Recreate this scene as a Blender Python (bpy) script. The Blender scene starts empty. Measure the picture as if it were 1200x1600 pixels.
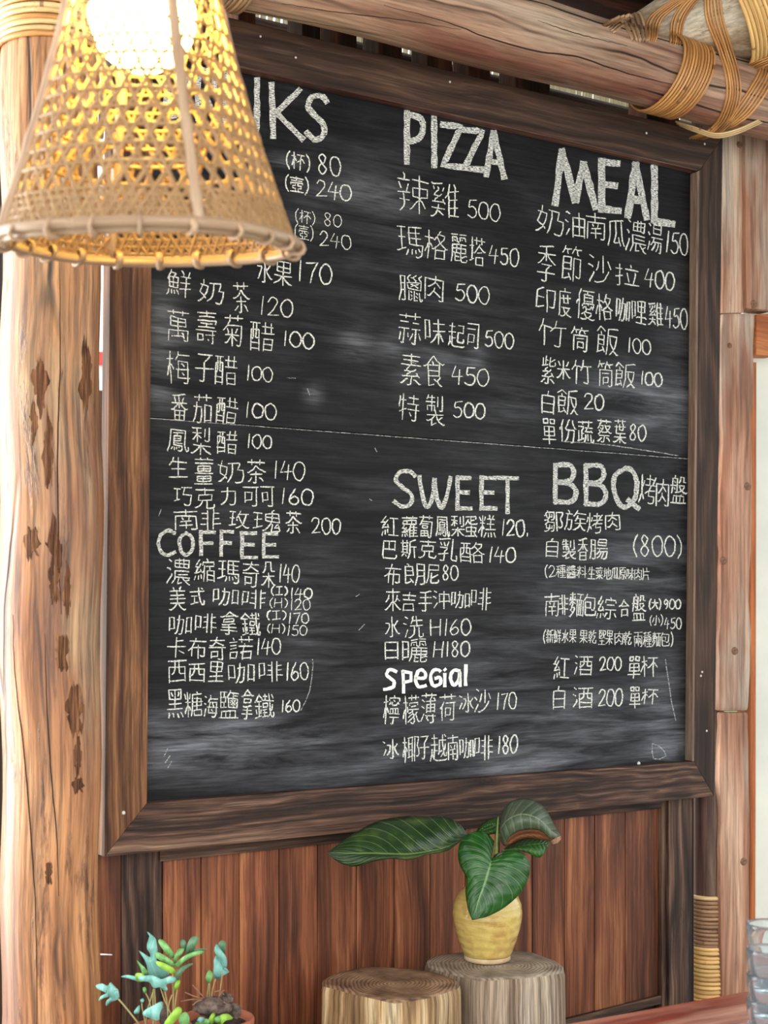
import bpy, bmesh, math, random
from mathutils import Vector, Matrix, noise as mnoise
from mathutils.bvhtree import BVHTree
random.seed(7)
sc = bpy.context.scene
COL = sc.collection
PI = math.pi
F = 2222.0; HZ = 952.0; ZC = 1.45           # focal length (px), horizon row, eye height

# ---------------------------------------------------------------- camera
cd = bpy.data.cameras.new('camera'); cam = bpy.data.objects.new('camera', cd); COL.objects.link(cam)
cam.location = (0, 0, ZC); cam.rotation_euler = (PI/2, 0, 0)
cd.sensor_fit = 'VERTICAL'; cd.sensor_height = 36.0; cd.lens = 36.0*F/1600.0
cd.shift_y = (HZ-800)/1600.0
cd.dof.use_dof = True; cd.dof.focus_distance = 3.35; cd.dof.aperture_fstop = 4.6
sc.camera = cam
sc.cycles.transmission_bounces = 40; sc.cycles.max_bounces = 40; sc.cycles.transparent_max_bounces = 16
# ---------------------------------------------------------------- world, lights, exposure
w = bpy.data.worlds.new('overcast_sky'); sc.world = w; w.use_nodes = True
nt = w.node_tree; bg = nt.nodes['Background']
tc = nt.nodes.new('ShaderNodeTexCoord'); sp = nt.nodes.new('ShaderNodeSeparateXYZ'); rp = nt.nodes.new('ShaderNodeValToRGB')
nt.links.new(tc.outputs['Generated'], sp.inputs[0]); nt.links.new(sp.outputs['Z'], rp.inputs[0])
rp.color_ramp.elements[0].position = 0.0; rp.color_ramp.elements[0].color = (.80, .86, .86, 1)
rp.color_ramp.elements[1].position = 0.7; rp.color_ramp.elements[1].color = (1.0, 1.02, 1.05, 1)
nt.links.new(rp.outputs[0], bg.inputs[0]); bg.inputs[1].default_value = 1.5
def area(name, loc, target, size, power, color):
    l = bpy.data.lights.new(name, 'AREA'); l.energy = power; l.shape = 'RECTANGLE'; l.size, l.size_y = size; l.color = color
    o = bpy.data.objects.new(name, l); COL.objects.link(o); o.location = loc
    o.rotation_euler = (Vector(target)-Vector(loc)).to_track_quat('-Z', 'Y').to_euler(); return o
area('daylight_left', (-3.1, 3.0, 1.6), (-.6, 2.85, 1.4), (2.2, 2.8), 190, (.98, 1.0, .96))
area('daylight_front', (0.6, -1.6, 2.3), (.2, 3.4, 1.0), (3.5, 1.8), 62, (1.0, .96, .90))
sc.view_settings.view_transform = 'Standard'; sc.view_settings.look = 'None'
sc.view_settings.exposure = 0.55; sc.view_settings.gamma = 1.0; sc.view_settings.use_curve_mapping = False

# ---------------------------------------------------------------- geometry of the place
H = 1.6
dL = F*H/1175.0; XL = (238-600)/F*dL
dR = F*H/924.0;  XR = (1087-600)/F*dR
_e = Vector((XR-XL, dR-dL, 0)); EX = _e.normalized()
NX = Vector((EX.y, -EX.x, 0)); P0 = Vector((XL, dL, 0)); NP0 = NX.dot(P0)
def dirpx(u, v): return Vector(((u-600)/F, 1, (HZ-v)/F))
CAM = Vector((0, 0, ZC))
def at(u, v, d): return CAM + dirpx(u, v)*d                    # a point at distance d in front of the camera
def PX(u, v, o=0.0):                                           # point on the wall's plane, o metres proud of it
    D = dirpx(u, v); return CAM + D*((o+NP0)/NX.dot(D))
def WP(s, z, o=0.0): p = P0 + EX*s + NX*o; return Vector((p.x, p.y, z))
def SZ(p): q = Vector((p.x, p.y, 0))-P0; return q.dot(EX), p.z, q.dot(NX)
def ZP(u, v, z): return CAM + dirpx(u, v)*((ZC-z)*F/(v-HZ))    # point on a level plane
R_WALL = Matrix((( EX.x, NX.x, 0), (EX.y, NX.y, 0), (0, 0, 1)))

# ---------------------------------------------------------------- helpers
def tag(o, label=None, cat=None, group=None, kind=None):
    if label: o['label'] = label
    if cat: o['category'] = cat
    if group: o['group'] = group
    if kind: o['kind'] = kind
    return o
def empty(name, loc, label=None, cat=None, group=None):
    o = bpy.data.objects.new(name, None); COL.objects.link(o); o.location = loc; o.empty_display_size = .05
    return tag(o, label, cat, group)
def mesh(name, verts, faces, mat=None, parent=None, g=None, smooth=False, bevel=0, uv=None):
    """one mesh object; verts in world space, g = grain coordinates per vertex (x along the grain)"""
    me = bpy.data.meshes.new(name); 
    vs = [Vector(v) for v in verts]
    lo = Vector((min(v.x for v in vs), min(v.y for v in vs), min(v.z for v in vs)))
    hi = Vector((max(v.x for v in vs), max(v.y for v in vs), max(v.z for v in vs)))
    org = Vector(((lo.x+hi.x)/2, (lo.y+hi.y)/2, lo.z))
    me.from_pydata([v-org for v in vs], [], faces)
    if g is None: g = [(v.z, v.x, v.y) for v in vs]
    a = me.attributes.new('gpos', 'FLOAT_VECTOR', 'POINT')
    a.data.foreach_set('vector', [c for q in g for c in q])
    if uv is not None:
        l = me.uv_layers.new(name='UVMap')
        for i, lp in enumerate(me.loops): l.data[i].uv = uv[lp.vertex_index]
    if smooth: me.polygons.foreach_set('use_smooth', [True]*len(me.polygons))
    me.update()
    bm = bmesh.new(); bm.from_mesh(me); bmesh.ops.recalc_face_normals(bm, faces=bm.faces)
    if bevel:
        ed = [e for e in bm.edges if len(e.link_faces) == 2 and e.calc_face_angle(0) > .7]
        bmesh.ops.bevel(bm, geom=ed, offset=bevel, segments=2, affect='EDGES', profile=.6)
    bm.to_mesh(me); bm.free()
    o = bpy.data.objects.new(name, me); COL.objects.link(o)
    if mat: me.materials.append(mat)
    o.location = org
    if parent: 
        o.parent = parent; o.location = org-parent.location
        p = parent.parent
        while p: o.location = o.location - p.location; p = p.parent
    return o
class MB:
    def __init__(s): s.v=[]; s.f=[]; s.g=[]; s.uv=[]
    def add(s, v, f, g=None):
        n=len(s.v); s.v+=[Vector(x) for x in v]; s.f+=[tuple(i+n for i in q) for q in f]
        s.g += g if g else [(x[2],x[0],x[1]) for x in v]
    def build(s, name, mat, parent=None, **k): return mesh(name, s.v, s.f, mat, parent, g=s.g, **k)
def roff(): return Vector((random.uniform(-9,9), random.uniform(-9,9), random.uniform(-9,9)))
def grid_box(front, o0, o1, along='h', nx=1, nz=1, wob=0):
    """slab on the wall: front = 4 pixel corners TL,TR,BR,BL read on plane o1; extruded back to o0"""
    C = [PX(u, v, o1) for u, v in front]
    V=[]; Fc=[]; G=[]; off=roff()
    for k in (0, 1):
        for j in range(nz+1):
            for i in range(nx+1):
                a=i/nx; b=j/nz
                p=(C[0]*(1-a)+C[1]*a)*(1-b)+(C[3]*(1-a)+C[2]*a)*b
                s,z,_=SZ(p)
                if wob and (i in (0,nx)) : s += wob*(mnoise.noise(Vector((z*5+i*3, off.x, 0)))+.5*mnoise.noise(Vector((z*14+i*3, off.x, 4))))
                if wob and (j in (0,nz)) : z += .4*wob*mnoise.noise(Vector((s*5, off.y, j*3)))
                V.append(WP(s, z, o0 if k else o1))
                dd = (o0-o1) if k else 0
                G.append(Vector((s, z, dd))+off if along=='h' else Vector((z, s, dd))+off)
    n=(nx+1)*(nz+1)
    q=lambda i,j,k: k*n+j*(nx+1)+i
    for j in range(nz):
        for i in range(nx):
            Fc.append((q(i,j,0),q(i+1,j,0),q(i+1,j+1,0),q(i,j+1,0)))
            Fc.append((q(i,j,1),q(i,j+1,1),q(i+1,j+1,1),q(i+1,j,1)))
    for i in range(nx):
        Fc.append((q(i,0,0),q(i,0,1),q(i+1,0,1),q(i+1,0,0))); Fc.append((q(i,nz,0),q(i+1,nz,0),q(i+1,nz,1),q(i,nz,1)))
    for j in range(nz):
        Fc.append((q(0,j,0),q(0,j+1,0),q(0,j+1,1),q(0,j,1))); Fc.append((q(nx,j,0),q(nx,j,1),q(nx,j+1,1),q(nx,j+1,0)))
    return V, Fc, [tuple(x) for x in G]
def slab(name, front, o0, o1, mat, parent=None, along='h', bevel=.002, **k):
    V,Fc,G = grid_box(front, o0, o1, along, **k)
    return mesh(name, V, Fc, mat, parent, g=G, bevel=bevel)
def frames(pts):
    n=len(pts); T=[]
    for i in range(n):
        a=pts[max(i-1,0)]; b=pts[min(i+1,n-1)]; t=(b-a); T.append(t.normalized() if t.length>1e-9 else Vector((0,0,1)))
    up=Vector((0,0,1)) if abs(T[0].z)<.9 else Vector((1,0,0))
    N=[]; nrm=(up-T[0]*up.dot(T[0])).normalized()
    for t in T:
        nrm=(nrm-t*nrm.dot(t)); nrm=nrm.normalized() if nrm.length>1e-6 else Vector((1,0,0)); N.append(nrm)
    return T,N
def tube_geo(pts, rad, sides=8, closed=False, caps=True, rough=0, fr=3.0, flat=1.0):
    pts=[Vector(p) for p in pts]; n=len(pts)
    rad=rad if isinstance(rad,(list,tuple)) else [rad]*n
    T,N=frames(pts); V=[];Fc=[];G=[]; L=0; off=roff()
    if closed:
        T[0]=T[-1]=(pts[1]-pts[-1]).normalized()
    for i in range(n):
        if i: L+=(pts[i]-pts[i-1]).length
        B=T[i].cross(N[i])
        for k in range(sides):
            a=2*PI*k/sides; r=rad[i]
            if rough:
                c=Vector((math.cos(a),math.sin(a),0))
                r*=1+rough*(mnoise.noise(Vector((c.x*1.3,c.y*1.3,L*fr))+off)+.45*mnoise.noise(Vector((c.x*4,c.y*4,L*fr*2.5))+off))
            V.append(pts[i]+N[i]*(math.cos(a)*r)+B*(math.sin(a)*r*flat))
            G.append((L+off.x, math.cos(a)*rad[i]+off.y, math.sin(a)*rad[i]+off.z))
    m = n if closed else n-1
    for i in range(m):
        for k in range(sides):
            a=i*sides+k; b=i*sides+(k+1)%sides; j=(i+1)%n
            Fc.append((a,b,j*sides+(k+1)%sides,j*sides+k))
    if caps and not closed:
        Fc.append(tuple(range(sides-1,-1,-1))); Fc.append(tuple((n-1)*sides+k for k in range(sides)))
    return V,Fc,G
def tube(name, pts, rad, mat, parent=None, smooth=True, **k):
    V,Fc,G=tube_geo(pts,rad,**k); return mesh(name,V,Fc,mat,parent,g=G,smooth=smooth)
def cr(pts, n):                                                # Catmull-Rom resample
    P=[Vector(p) for p in pts]; P=[P[0]*2-P[1]]+P+[P[-1]*2-P[-2]]; m=len(P)-3; out=[]
    for i in range(n):
        t=i/(n-1)*m; k=min(int(t),m-1); t-=k; a,b,c,d=P[k:k+4]
        out.append(.5*((2*b)+(c-a)*t+(2*a-5*b+4*c-d)*t*t+(3*b-a-3*c+d)*t**3))
    return out
def lathe(name, prof, c, mat, parent=None, seg=40, smooth=True):
    V=[];Fc=[];n=len(prof)
    for r,z in prof:
        for k in range(seg): a=2*PI*k/seg; V.append(Vector((c[0]+r*math.cos(a), c[1]+r*math.sin(a), c[2]+z)))
    for i in range(n-1):
        for k in range(seg): Fc.append((i*seg+k,i*seg+(k+1)%seg,(i+1)*seg+(k+1)%seg,(i+1)*seg+k))
    if prof[0][0]>1e-4: Fc.append(tuple(range(seg-1,-1,-1)))
    if prof[-1][0]>1e-4: Fc.append(tuple((n-1)*seg+k for k in range(seg)))
    return mesh(name,V,Fc,mat,parent,smooth=smooth)

# ---------------------------------------------------------------- materials
def srgb(c):
    f=lambda x: x/12.92 if x<=.04045 else ((x+.055)/1.055)**2.4
    return tuple(f(x/255) for x in c)+(1,)
class NT:
    def __init__(s, name):
        s.m=bpy.data.materials.new(name); s.m.use_nodes=True; s.t=s.m.node_tree; s.b=s.t.nodes['Principled BSDF']; s.out=s.t.nodes['Material Output']
    def n(s, typ, **k):
        x=s.t.nodes.new('ShaderNode'+typ)
        for a,v in k.items(): setattr(x,a,v)
        return x
    def l(s,a,b): s.t.links.new(a,b)
    def val(s, inp, v):
        if hasattr(v,'bl_idname') or isinstance(v,bpy.types.NodeSocket): s.l(v,inp)
        else: inp.default_value=v
    def math(s,op,a,b=0.0,c=0.0,clamp=False):
        x=s.n('Math',operation=op,use_clamp=clamp); s.val(x.inputs[0],a); s.val(x.inputs[1],b); s.val(x.inputs[2],c); return x.outputs[0]
    def mapv(s,vec,scale,loc=(0,0,0)):
        x=s.n('Mapping'); s.l(vec,x.inputs[0]); x.inputs['Scale'].default_value=scale; x.inputs['Location'].default_value=loc; return x.outputs[0]
    def noise(s,vec,scale=1,detail=4,rough=.55,dist=0):
        x=s.n('TexNoise'); s.l(vec,x.inputs['Vector']); x.inputs['Scale'].default_value=scale; x.inputs['Detail'].default_value=detail
        x.inputs['Roughness'].default_value=rough; x.inputs['Distortion'].default_value=dist; return x.outputs[0]
    def ramp(s,fac,stops):
        x=s.n('ValToRGB'); s.l(fac,x.inputs[0]); el=x.color_ramp.elements
        while len(el)<len(stops): el.new(.5)
        for e,(p,c) in zip(el,stops): e.position=p; e.color=c if len(c)==4 else srgb(c)
        return x.outputs[0]
    def bw(s,fac,a,b): return s.ramp(fac,[(a,(0,0,0,1)),(b,(1,1,1,1))])
    def mix(s,fac,a,b,mode='MIX'):
        x=s.n('Mix',data_type='RGBA',blend_type=mode); s.val(x.inputs[0],fac); s.val(x.inputs[6],a); s.val(x.inputs[7],b); return x.outputs[2]
    def bump(s,h,strength=.3,dist=.002,nrm=None):
        x=s.n('Bump'); x.inputs['Strength'].default_value=strength; x.inputs['Distance'].default_value=dist; s.l(h,x.inputs['Height'])
        if nrm is not None: s.l(nrm,x.inputs['Normal'])
        return x.outputs[0]
def wood(name, cols, across=22, along=.9, blotch=None, blotch_amt=.5, streak=None, crack=0.0, rings=14, fine=.35, rough=.65, bump=.5, knots=0.0, var=.25, pale=None, pale_amt=.5, spec=.3):
    m=NT(name); g=m.n('Attribute',attribute_name='gpos').outputs['Vector']
    oi=m.n('ObjectInfo').outputs['Random']
    gn=m.n('TexNoise'); m.l(g,gn.inputs['Vector']); gn.inputs['Scale'].default_value=4; gn.inputs['Detail'].default_value=2
    gw=m.n('VectorMath',operation='MULTIPLY_ADD'); m.l(gn.outputs['Color'],gw.inputs[0]); gw.inputs[1].default_value=(0,.035,.035); m.l(g,gw.inputs[2]); g2=gw.outputs[0]
    big=m.noise(m.mapv(g2,(along,across*.35,across*.35)),1,3,.5)
    med=m.noise(m.mapv(g2,(along*1.6,across,across)),1,5,.6)
    rg=m.math('SINE',m.math('MULTIPLY',m.noise(m.mapv(g2,(along*.5,across*.22,across*.22)),1,2,.5),rings*6.28))
    rg=m.math('MULTIPLY_ADD',rg,.5,.5)
    fn=m.noise(m.mapv(g,(along*5,across*9,across*9)),1,4,.7)
    ln=m.noise(m.mapv(g2,(along*1.1,across*4.2,across*4.2),(5,2,8)),1,5,.62)
    fac=m.math('ADD',m.math('MULTIPLY',big,.45),m.math('MULTIPLY',med,.45))
    fac=m.math('ADD',fac,m.math('MULTIPLY',rg,.2))
    n=len(cols); col=m.ramp(fac,[(.33+.42*i/(n-1),c) for i,c in enumerate(cols)])
    if pale: 
        pm=m.bw(m.noise(m.mapv(g2,(along*1.4,across*.5,across*.5),(3,7,2)),1,4,.6),.62-pale_amt*.25,.78-pale_amt*.2)
        col=m.mix(m.math('MULTIPLY',pm,.75),col,srgb(pale))
    if streak:
        sm=m.bw(m.noise(m.mapv(g2,(along*.6,across*.6,across*.6),(9,1,4)),1,3,.5),.56,.66)
        col=m.mix(m.math('MULTIPLY',sm,.6),col,srgb(streak))
    h=m.math('ADD',m.math('MULTIPLY',rg,.35),m.math('MULTIPLY',fn,.8))
    if blotch:
        bn=m.noise(m.mapv(g2,(3.2,26,26),(1,5,3)),1,6,.72,.3); bm_=m.bw(bn,.70-.14*blotch_amt,.77-.14*blotch_amt)
        col=m.mix(m.math('MULTIPLY',bm_,.8),col,srgb(blotch)); h=m.math('SUBTRACT',h,m.math('MULTIPLY',bm_,-.8))
    if crack:
        cv=m.n('TexVoronoi',feature='DISTANCE_TO_EDGE'); m.l(m.mapv(g2,(.5,9,9)),cv.inputs['Vector']); cv.inputs['Scale'].default_value=1
        cm=m.math('MULTIPLY',m.math('SUBTRACT',1,m.bw(cv.outputs['Distance'],.006,.03)),m.bw(big,.45,.55))
        cm=m.math('MULTIPLY',cm,crack); col=m.mix(cm,col,srgb((38,20,14))); h=m.math('SUBTRACT',h,m.math('MULTIPLY',cm,2.5))
    if knots:
        kv=m.n('TexVoronoi'); m.l(m.mapv(g2,(4.2,9,9)),kv.inputs['Vector']); kv.inputs['Scale'].default_value=1
        km=m.math('MULTIPLY',m.math('SUBTRACT',1,m.bw(kv.outputs['Distance'],.07,.19)),m.bw(m.n('Separate'+'XYZ').outputs[0],0,1) if False else knots)
        kr=m.math('MULTIPLY_ADD',m.math('SINE',m.math('MULTIPLY',kv.outputs['Distance'],130)),.25,.75)
        col=m.mix(m.math('MULTIPLY',km,kr),col,srgb(tuple(int(x*.5) for x in cols[0])))
    col=m.mix(min(1,fine*1.25),col,m.ramp(fn,[(.36,(96,88,84)),(.56,(255,255,255))]),'MULTIPLY')
    col=m.mix(min(1,fine*1.15),col,m.ramp(ln,[(.38,(104,92,86)),(.58,(255,255,255))]),'MULTIPLY')
    col=m.mix(min(1,fine*.5),col,m.ramp(ln,[(.58,(0,0,0)),(.72,(120,104,88))]),'ADD')
    hsv=m.n('HueSaturation'); m.l(col,hsv.inputs['Color']); m.l(m.math('MULTIPLY_ADD',oi,var,1-var/2+fine*.4),hsv.inputs['Value'])
    m.l(hsv.outputs[0],m.b.inputs['Base Color']); m.b.inputs['Roughness'].default_value=rough; m.b.inputs['Specular IOR Level'].default_value=spec
    m.l(m.bump(h,bump,.0025),m.b.inputs['Normal'])
    return m.m
def plain(name, c, rough=.5, var=0, bump=0, nscale=60, c2=None, spec=.5, trans=0):
    m=NT(name); 
    if c2:
        tcn=m.n('TexCoord').outputs['Object']; nz=m.noise(tcn,nscale,5,.6); col=m.ramp(nz,[(.35,c),(.65,c2)]); m.l(col,m.b.inputs['Base Color'])
        if bump: m.l(m.bump(nz,bump,.003),m.b.inputs['Normal'])
    else: m.b.inputs['Base Color'].default_value=srgb(c)
    m.b.inputs['Roughness'].default_value=rough; m.b.inputs['Specular IOR Level'].default_value=spec
    return m.m
def rattan(name, c1, c2, trans=0.0, knots=True):
    m=NT(name); g=m.n('Attribute',attribute_name='gpos').outputs['Vector']; oi=m.n('ObjectInfo').outputs['Random']
    nz=m.noise(m.mapv(g,(9,160,160)),1,4,.6); col=m.ramp(nz,[(.3,c1),(.7,c2)])
    if knots:
        wv=m.noise(m.mapv(g,(34,6,6)),1,1,.5); k=m.bw(wv,.70,.74); col=m.mix(m.math('MULTIPLY',k,.7),col,srgb((92,52,26)))
    hsv=m.n('HueSaturation'); m.l(col,hsv.inputs['Color']); m.l(m.math('MULTIPLY_ADD',oi,.3,.85),hsv.inputs['Value'])
    m.l(hsv.outputs[0],m.b.inputs['Base Color']); m.b.inputs['Roughness'].default_value=.42
    m.l(m.bump(nz,.3,.001),m.b.inputs['Normal'])
    if trans:
        tr=m.n('BsdfTranslucent'); m.l(hsv.outputs[0],tr.inputs[0]); mx=m.n('MixShader'); mx.inputs[0].default_value=trans
        m.l(m.b.outputs[0],mx.inputs[1]); m.l(tr.outputs[0],mx.inputs[2]); m.l(mx.outputs[0],m.out.inputs[0])
    return m.m
M={}
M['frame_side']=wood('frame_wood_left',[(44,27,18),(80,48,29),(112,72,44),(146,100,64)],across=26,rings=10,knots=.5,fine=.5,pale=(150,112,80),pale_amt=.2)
M['frame_top']=wood('frame_wood_top',[(28,18,14),(46,30,22),(62,42,31),(84,60,46)],across=24,rings=11,knots=.4,fine=.4)  # colours darkened to carry the roof's shade on the top rail
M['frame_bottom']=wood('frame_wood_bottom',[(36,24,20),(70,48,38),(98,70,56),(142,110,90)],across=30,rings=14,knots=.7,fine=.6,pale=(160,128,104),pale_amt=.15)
M['plank']=wood('plank_wood',[(64,33,22),(104,58,37),(136,79,51),(168,108,70)],across=26,rings=7,fine=.4,knots=0,rough=.5,var=.35,bump=.25)
M['dark']=wood('dark_stile_wood',[(24,16,14),(48,33,27),(82,58,46),(112,86,70)],across=24,rings=14,knots=.5,fine=.5,blotch=(104,58,34),blotch_amt=.1)
M['backing']=plain('wall_backing',(26,18,14),.9)
M['log_left']=wood('peeled_log_left',[(112,66,40),(154,100,62),(180,126,82),(204,158,114)],across=13,rings=5,blotch=(96,58,40),blotch_amt=.85,crack=1,streak=(132,78,52),fine=.5,rough=.42,pale=(190,160,122),pale_amt=.3,var=.05,spec=.5)
M['log_main']=wood('weathered_log',[(108,74,60),(150,112,92),(178,146,122),(200,176,154)],across=14,rings=6,crack=1,streak=(122,62,48),fine=.35,rough=.7,pale=(196,172,150),pale_amt=.5,var=.05)
M['log_rafter']=wood('pale_bark_log',[(124,98,76),(160,136,110),(192,174,148),(216,204,184)],across=16,rings=4,blotch=(124,102,80),blotch_amt=.6,fine=.3,rough=.8,pale=(214,206,190),pale_amt=.6,var=.05)
M['post_right']=wood('slab_post',[(112,72,54),(154,108,84),(184,140,114),(208,174,148)],across=12,rings=5,blotch=(150,86,60),blotch_amt=.35,streak=(160,98,68),knots=.35,fine=.35,rough=.6,pale=(196,186,168),pale_amt=.5,var=.06)
M['trim_orange']=wood('orange_trim',[(120,62,32),(160,88,46),(188,112,62),(206,136,84)],across=20,rings=4,fine=.3,var=.1)
M['col_dark']=wood('dark_column',[(52,34,30),(86,62,54),(112,88,76),(140,120,106)],across=16,rings=5,streak=(92,52,46),fine=.4,blotch=(58,40,36),blotch_amt=.3,var=.05)
M['roof']=wood('roof_wood',[(26,14,10),(54,30,20),(80,46,32),(110,74,54)],across=16,rings=4,fine=.4)
M['table']=wood('red_lacquer',[(96,32,20),(138,54,34),(158,70,46),(176,92,66)],across=14,rings=3,fine=.25,rough=.32,pale=(206,160,138),pale_amt=.48,var=.08,bump=.2,spec=.6)
M['stump_l']=wood('stump_side_pale',[(110,82,54),(160,128,90),(196,168,126),(214,194,158)],across=26,rings=8,blotch=(84,64,50),blotch_amt=.3,crack=.5,streak=(136,94,60),fine=.5,rough=.75,var=.02)
M['stump_r']=wood('stump_side_grey',[(104,84,66),(142,122,102),(166,148,128),(186,172,154)],across=26,rings=7,streak=(140,92,62),fine=.5,rough=.8,crack=.4,var=.02)
M['rattan']=rattan('rattan_golden',(150,92,48),(216,162,96))
M['rattan_bright']=rattan('rattan_bright',(196,142,78),(240,204,136))
M['rattan_grey']=rattan('rattan_grey',(130,98,72),(186,152,118))
M['rattan_brown']=rattan('rattan_brown',(120,86,62),(178,138,102))
M['rattan_pale']=rattan('rattan_pale',(186,150,100),(228,200,150))
M['cane']=rattan('cane_lamp',(152,112,68),(196,154,104),trans=.22,knots=False)
M['bamboo']=rattan('bamboo_lamp',(152,120,92),(188,158,128),trans=.1,knots=False)
M['cord']=plain('cord_black',(20,20,20),.6)
M['steel']=plain('nail_steel',(200,200,196),.35)
def emis(name,c,s):
    m=NT(name); m.b.inputs['Base Color'].default_value=srgb(c); m.b.inputs['Emission Color'].default_value=srgb(c); m.b.inputs['Emission Strength'].default_value=s; return m.m
M['bulb']=emis('globe_bulb',(255,226,112),48.0)
def stump_top(name, cols, ctr):
    m=NT(name); tcn=m.n('Attribute',attribute_name='gpos').outputs['Vector']
    nz=m.n('TexNoise'); m.l(tcn,nz.inputs['Vector']); nz.inputs['Scale'].default_value=9; nz.inputs['Detail'].default_value=4
    a=m.n('VectorMath',operation='MULTIPLY_ADD'); m.l(nz.outputs['Color'],a.inputs[0]); a.inputs[1].default_value=(.035,.035,0); m.l(tcn,a.inputs[2])
    b=m.n('VectorMath',operation='SUBTRACT'); m.l(a.outputs[0],b.inputs[0]); b.inputs[1].default_value=ctr
    ln=m.n('VectorMath',operation='LENGTH'); m.l(b.outputs[0],ln.inputs[0]); r=ln.outputs['Value']
    rg=m.math('MULTIPLY_ADD',m.math('SINE',m.math('MULTIPLY',r,720)),.5,.5)
    f=m.noise(tcn,14,5,.6); fac=m.math('ADD',m.math('MULTIPLY',rg,.16),m.math('MULTIPLY',f,.85))
    col=m.ramp(fac,[(.34,cols[0]),(.5,cols[1]),(.75,cols[2])]); m.l(col,m.b.inputs['Base Color']); m.b.inputs['Roughness'].default_value=.7
    m.l(m.bump(rg,.6,.0015),m.b.inputs['Normal']); return m.m
M['stump_top_l']=stump_top('stump_top_brown',[(66,44,30),(118,86,62),(170,138,106)],(.04,.0,0))
M['stump_top_r']=stump_top('stump_top_grey',[(96,80,64),(138,122,104),(176,162,142)],(.05,.0,0))
# chalkboard black
m=NT('chalkboard_black'); g=m.n('Attribute',attribute_name='gpos').outputs['Vector']; smr=m.n('Attribute',attribute_name='smear_sheen').outputs['Fac']
st=m.noise(m.mapv(g,(3.2,26,1)),1,6,.62,.6); big=m.noise(m.mapv(g,(2.4,4,1)),1,4,.6,.8); fine=m.noise(m.mapv(g,(14,190,1)),1,3,.6)
msk=m.math('MULTIPLY',m.bw(st,.40,.72),m.bw(big,.42,.80))
msk=m.math('MULTIPLY',msk,.11)
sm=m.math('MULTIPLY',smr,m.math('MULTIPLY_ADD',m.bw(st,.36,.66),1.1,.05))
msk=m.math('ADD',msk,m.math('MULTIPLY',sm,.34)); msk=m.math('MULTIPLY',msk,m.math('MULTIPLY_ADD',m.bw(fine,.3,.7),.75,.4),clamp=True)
dust=m.bw(m.noise(g,420,2,.5),.71,.76)
msk=m.math('ADD',msk,m.math('MULTIPLY',dust,.12),clamp=True)
grn=m.bw(m.noise(m.mapv(g,(3,120,1),(4,4,0)),1,5,.7),.35,.6)
col=m.mix(grn,srgb((9,9,10)),srgb((23,22,24)))
col=m.mix(msk,col,srgb((186,188,196))); m.l(col,m.b.inputs['Base Color'])
m.l(m.math('MULTIPLY_ADD',msk,.3,.5),m.b.inputs['Roughness']); m.b.inputs['Specular IOR Level'].default_value=.14
m.l(m.bump(m.math('ADD',fine,m.math('MULTIPLY',st,.8)),.45,.0012),m.b.inputs['Normal']); M['board']=m.m
def chalk(name, thr, col, mscale):
    m=NT(name); g=m.n('Attribute',attribute_name='gpos').outputs['Vector']
    a=m.noise(m.mapv(g,mscale),1,4,.7); al=m.ramp(a,[(thr,(.12,.12,.12,1)),(thr+.16,(1,1,1,1))])
    m.b.inputs['Base Color'].default_value=srgb(col); m.b.inputs['Roughness'].default_value=.9; m.b.inputs['Specular IOR Level'].default_value=.05
    m.l(al,m.b.inputs['Alpha']); return m.m
M['chalk']=chalk('chalk_line',.37,(228,228,221),(260,340,1))
M['chalk_block']=chalk('chalk_heading',.42,(226,226,220),(120,520,1))
M['chalk_bold']=chalk('chalk_bold',.3,(244,244,238),(160,420,1))
M['chalk_dim']=chalk('chalk_dim',.44,(190,190,188),(120,420,1))
# leaves
def leafmat(name, c1, c2, vein, nv=13, edge=None, rough=.28, lean=.55, veinw=.90, purple=None, midw=1.0):
    m=NT(name); uvn=m.n('UVMap').outputs[0]; sx=m.n('SeparateXYZ'); m.l(uvn,sx.inputs[0]); U,Vv=sx.outputs[0],sx.outputs[1]
    av=m.math('ABSOLUTE',Vv)
    s=m.math('SINE',m.math('MULTIPLY',m.math('SUBTRACT',U,m.math('MULTIPLY',av,lean*.35)),nv*6.283))
    vm=m.bw(s,veinw,1.0); mid=m.math('SUBTRACT',1,m.bw(av,.012,.045))
    fine=m.math('MULTIPLY_ADD',m.math('SINE',m.math('MULTIPLY',m.math('SUBTRACT',U,m.math('MULTIPLY',av,lean*.35)),nv*6.283*4)),.5,.5)
    nz=m.noise(m.n('TexCoord').outputs['Object'],18,4,.6)
    col=m.ramp(nz,[(.3,c1),(.7,c2)]); col=m.mix(m.math('MULTIPLY',fine,.18),col,srgb(c2))
    if edge:  col=m.mix(m.bw(nz,.5,.75),col,srgb(edge))
    if purple: col=m.mix(m.math('MULTIPLY',m.bw(Vv,-.2,.4),.9),col,srgb(purple))
    col=m.mix(m.math('MULTIPLY',vm,.4),col,srgb(vein)); col=m.mix(m.math('MULTIPLY',mid,.85*midw),col,srgb(vein))
    m.l(col,m.b.inputs['Base Color']); m.b.inputs['Roughness'].default_value=rough
    m.l(m.bump(m.math('ADD',m.math('MULTIPLY',s,-.5),m.math('MULTIPLY',fine,.25)),.5,.002),m.b.inputs['Normal'])
    tr=m.n('BsdfTranslucent'); m.l(col,tr.inputs[0]); mx=m.n('MixShader'); mx.inputs[0].default_value=.15
    m.l(m.b.outputs[0],mx.inputs[1]); m.l(tr.outputs[0],mx.inputs[2]); m.l(mx.outputs[0],m.out.inputs[0]); return m.m
M['leaf_a']=leafmat('leaf_long',(24,44,24),(52,78,40),(128,150,92),11,edge=(80,98,44),lean=-1.1,veinw=.93)
M['leaf_b']=leafmat('leaf_heart',(20,62,22),(44,98,34),(120,158,104),11,lean=.9,veinw=.95)
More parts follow.
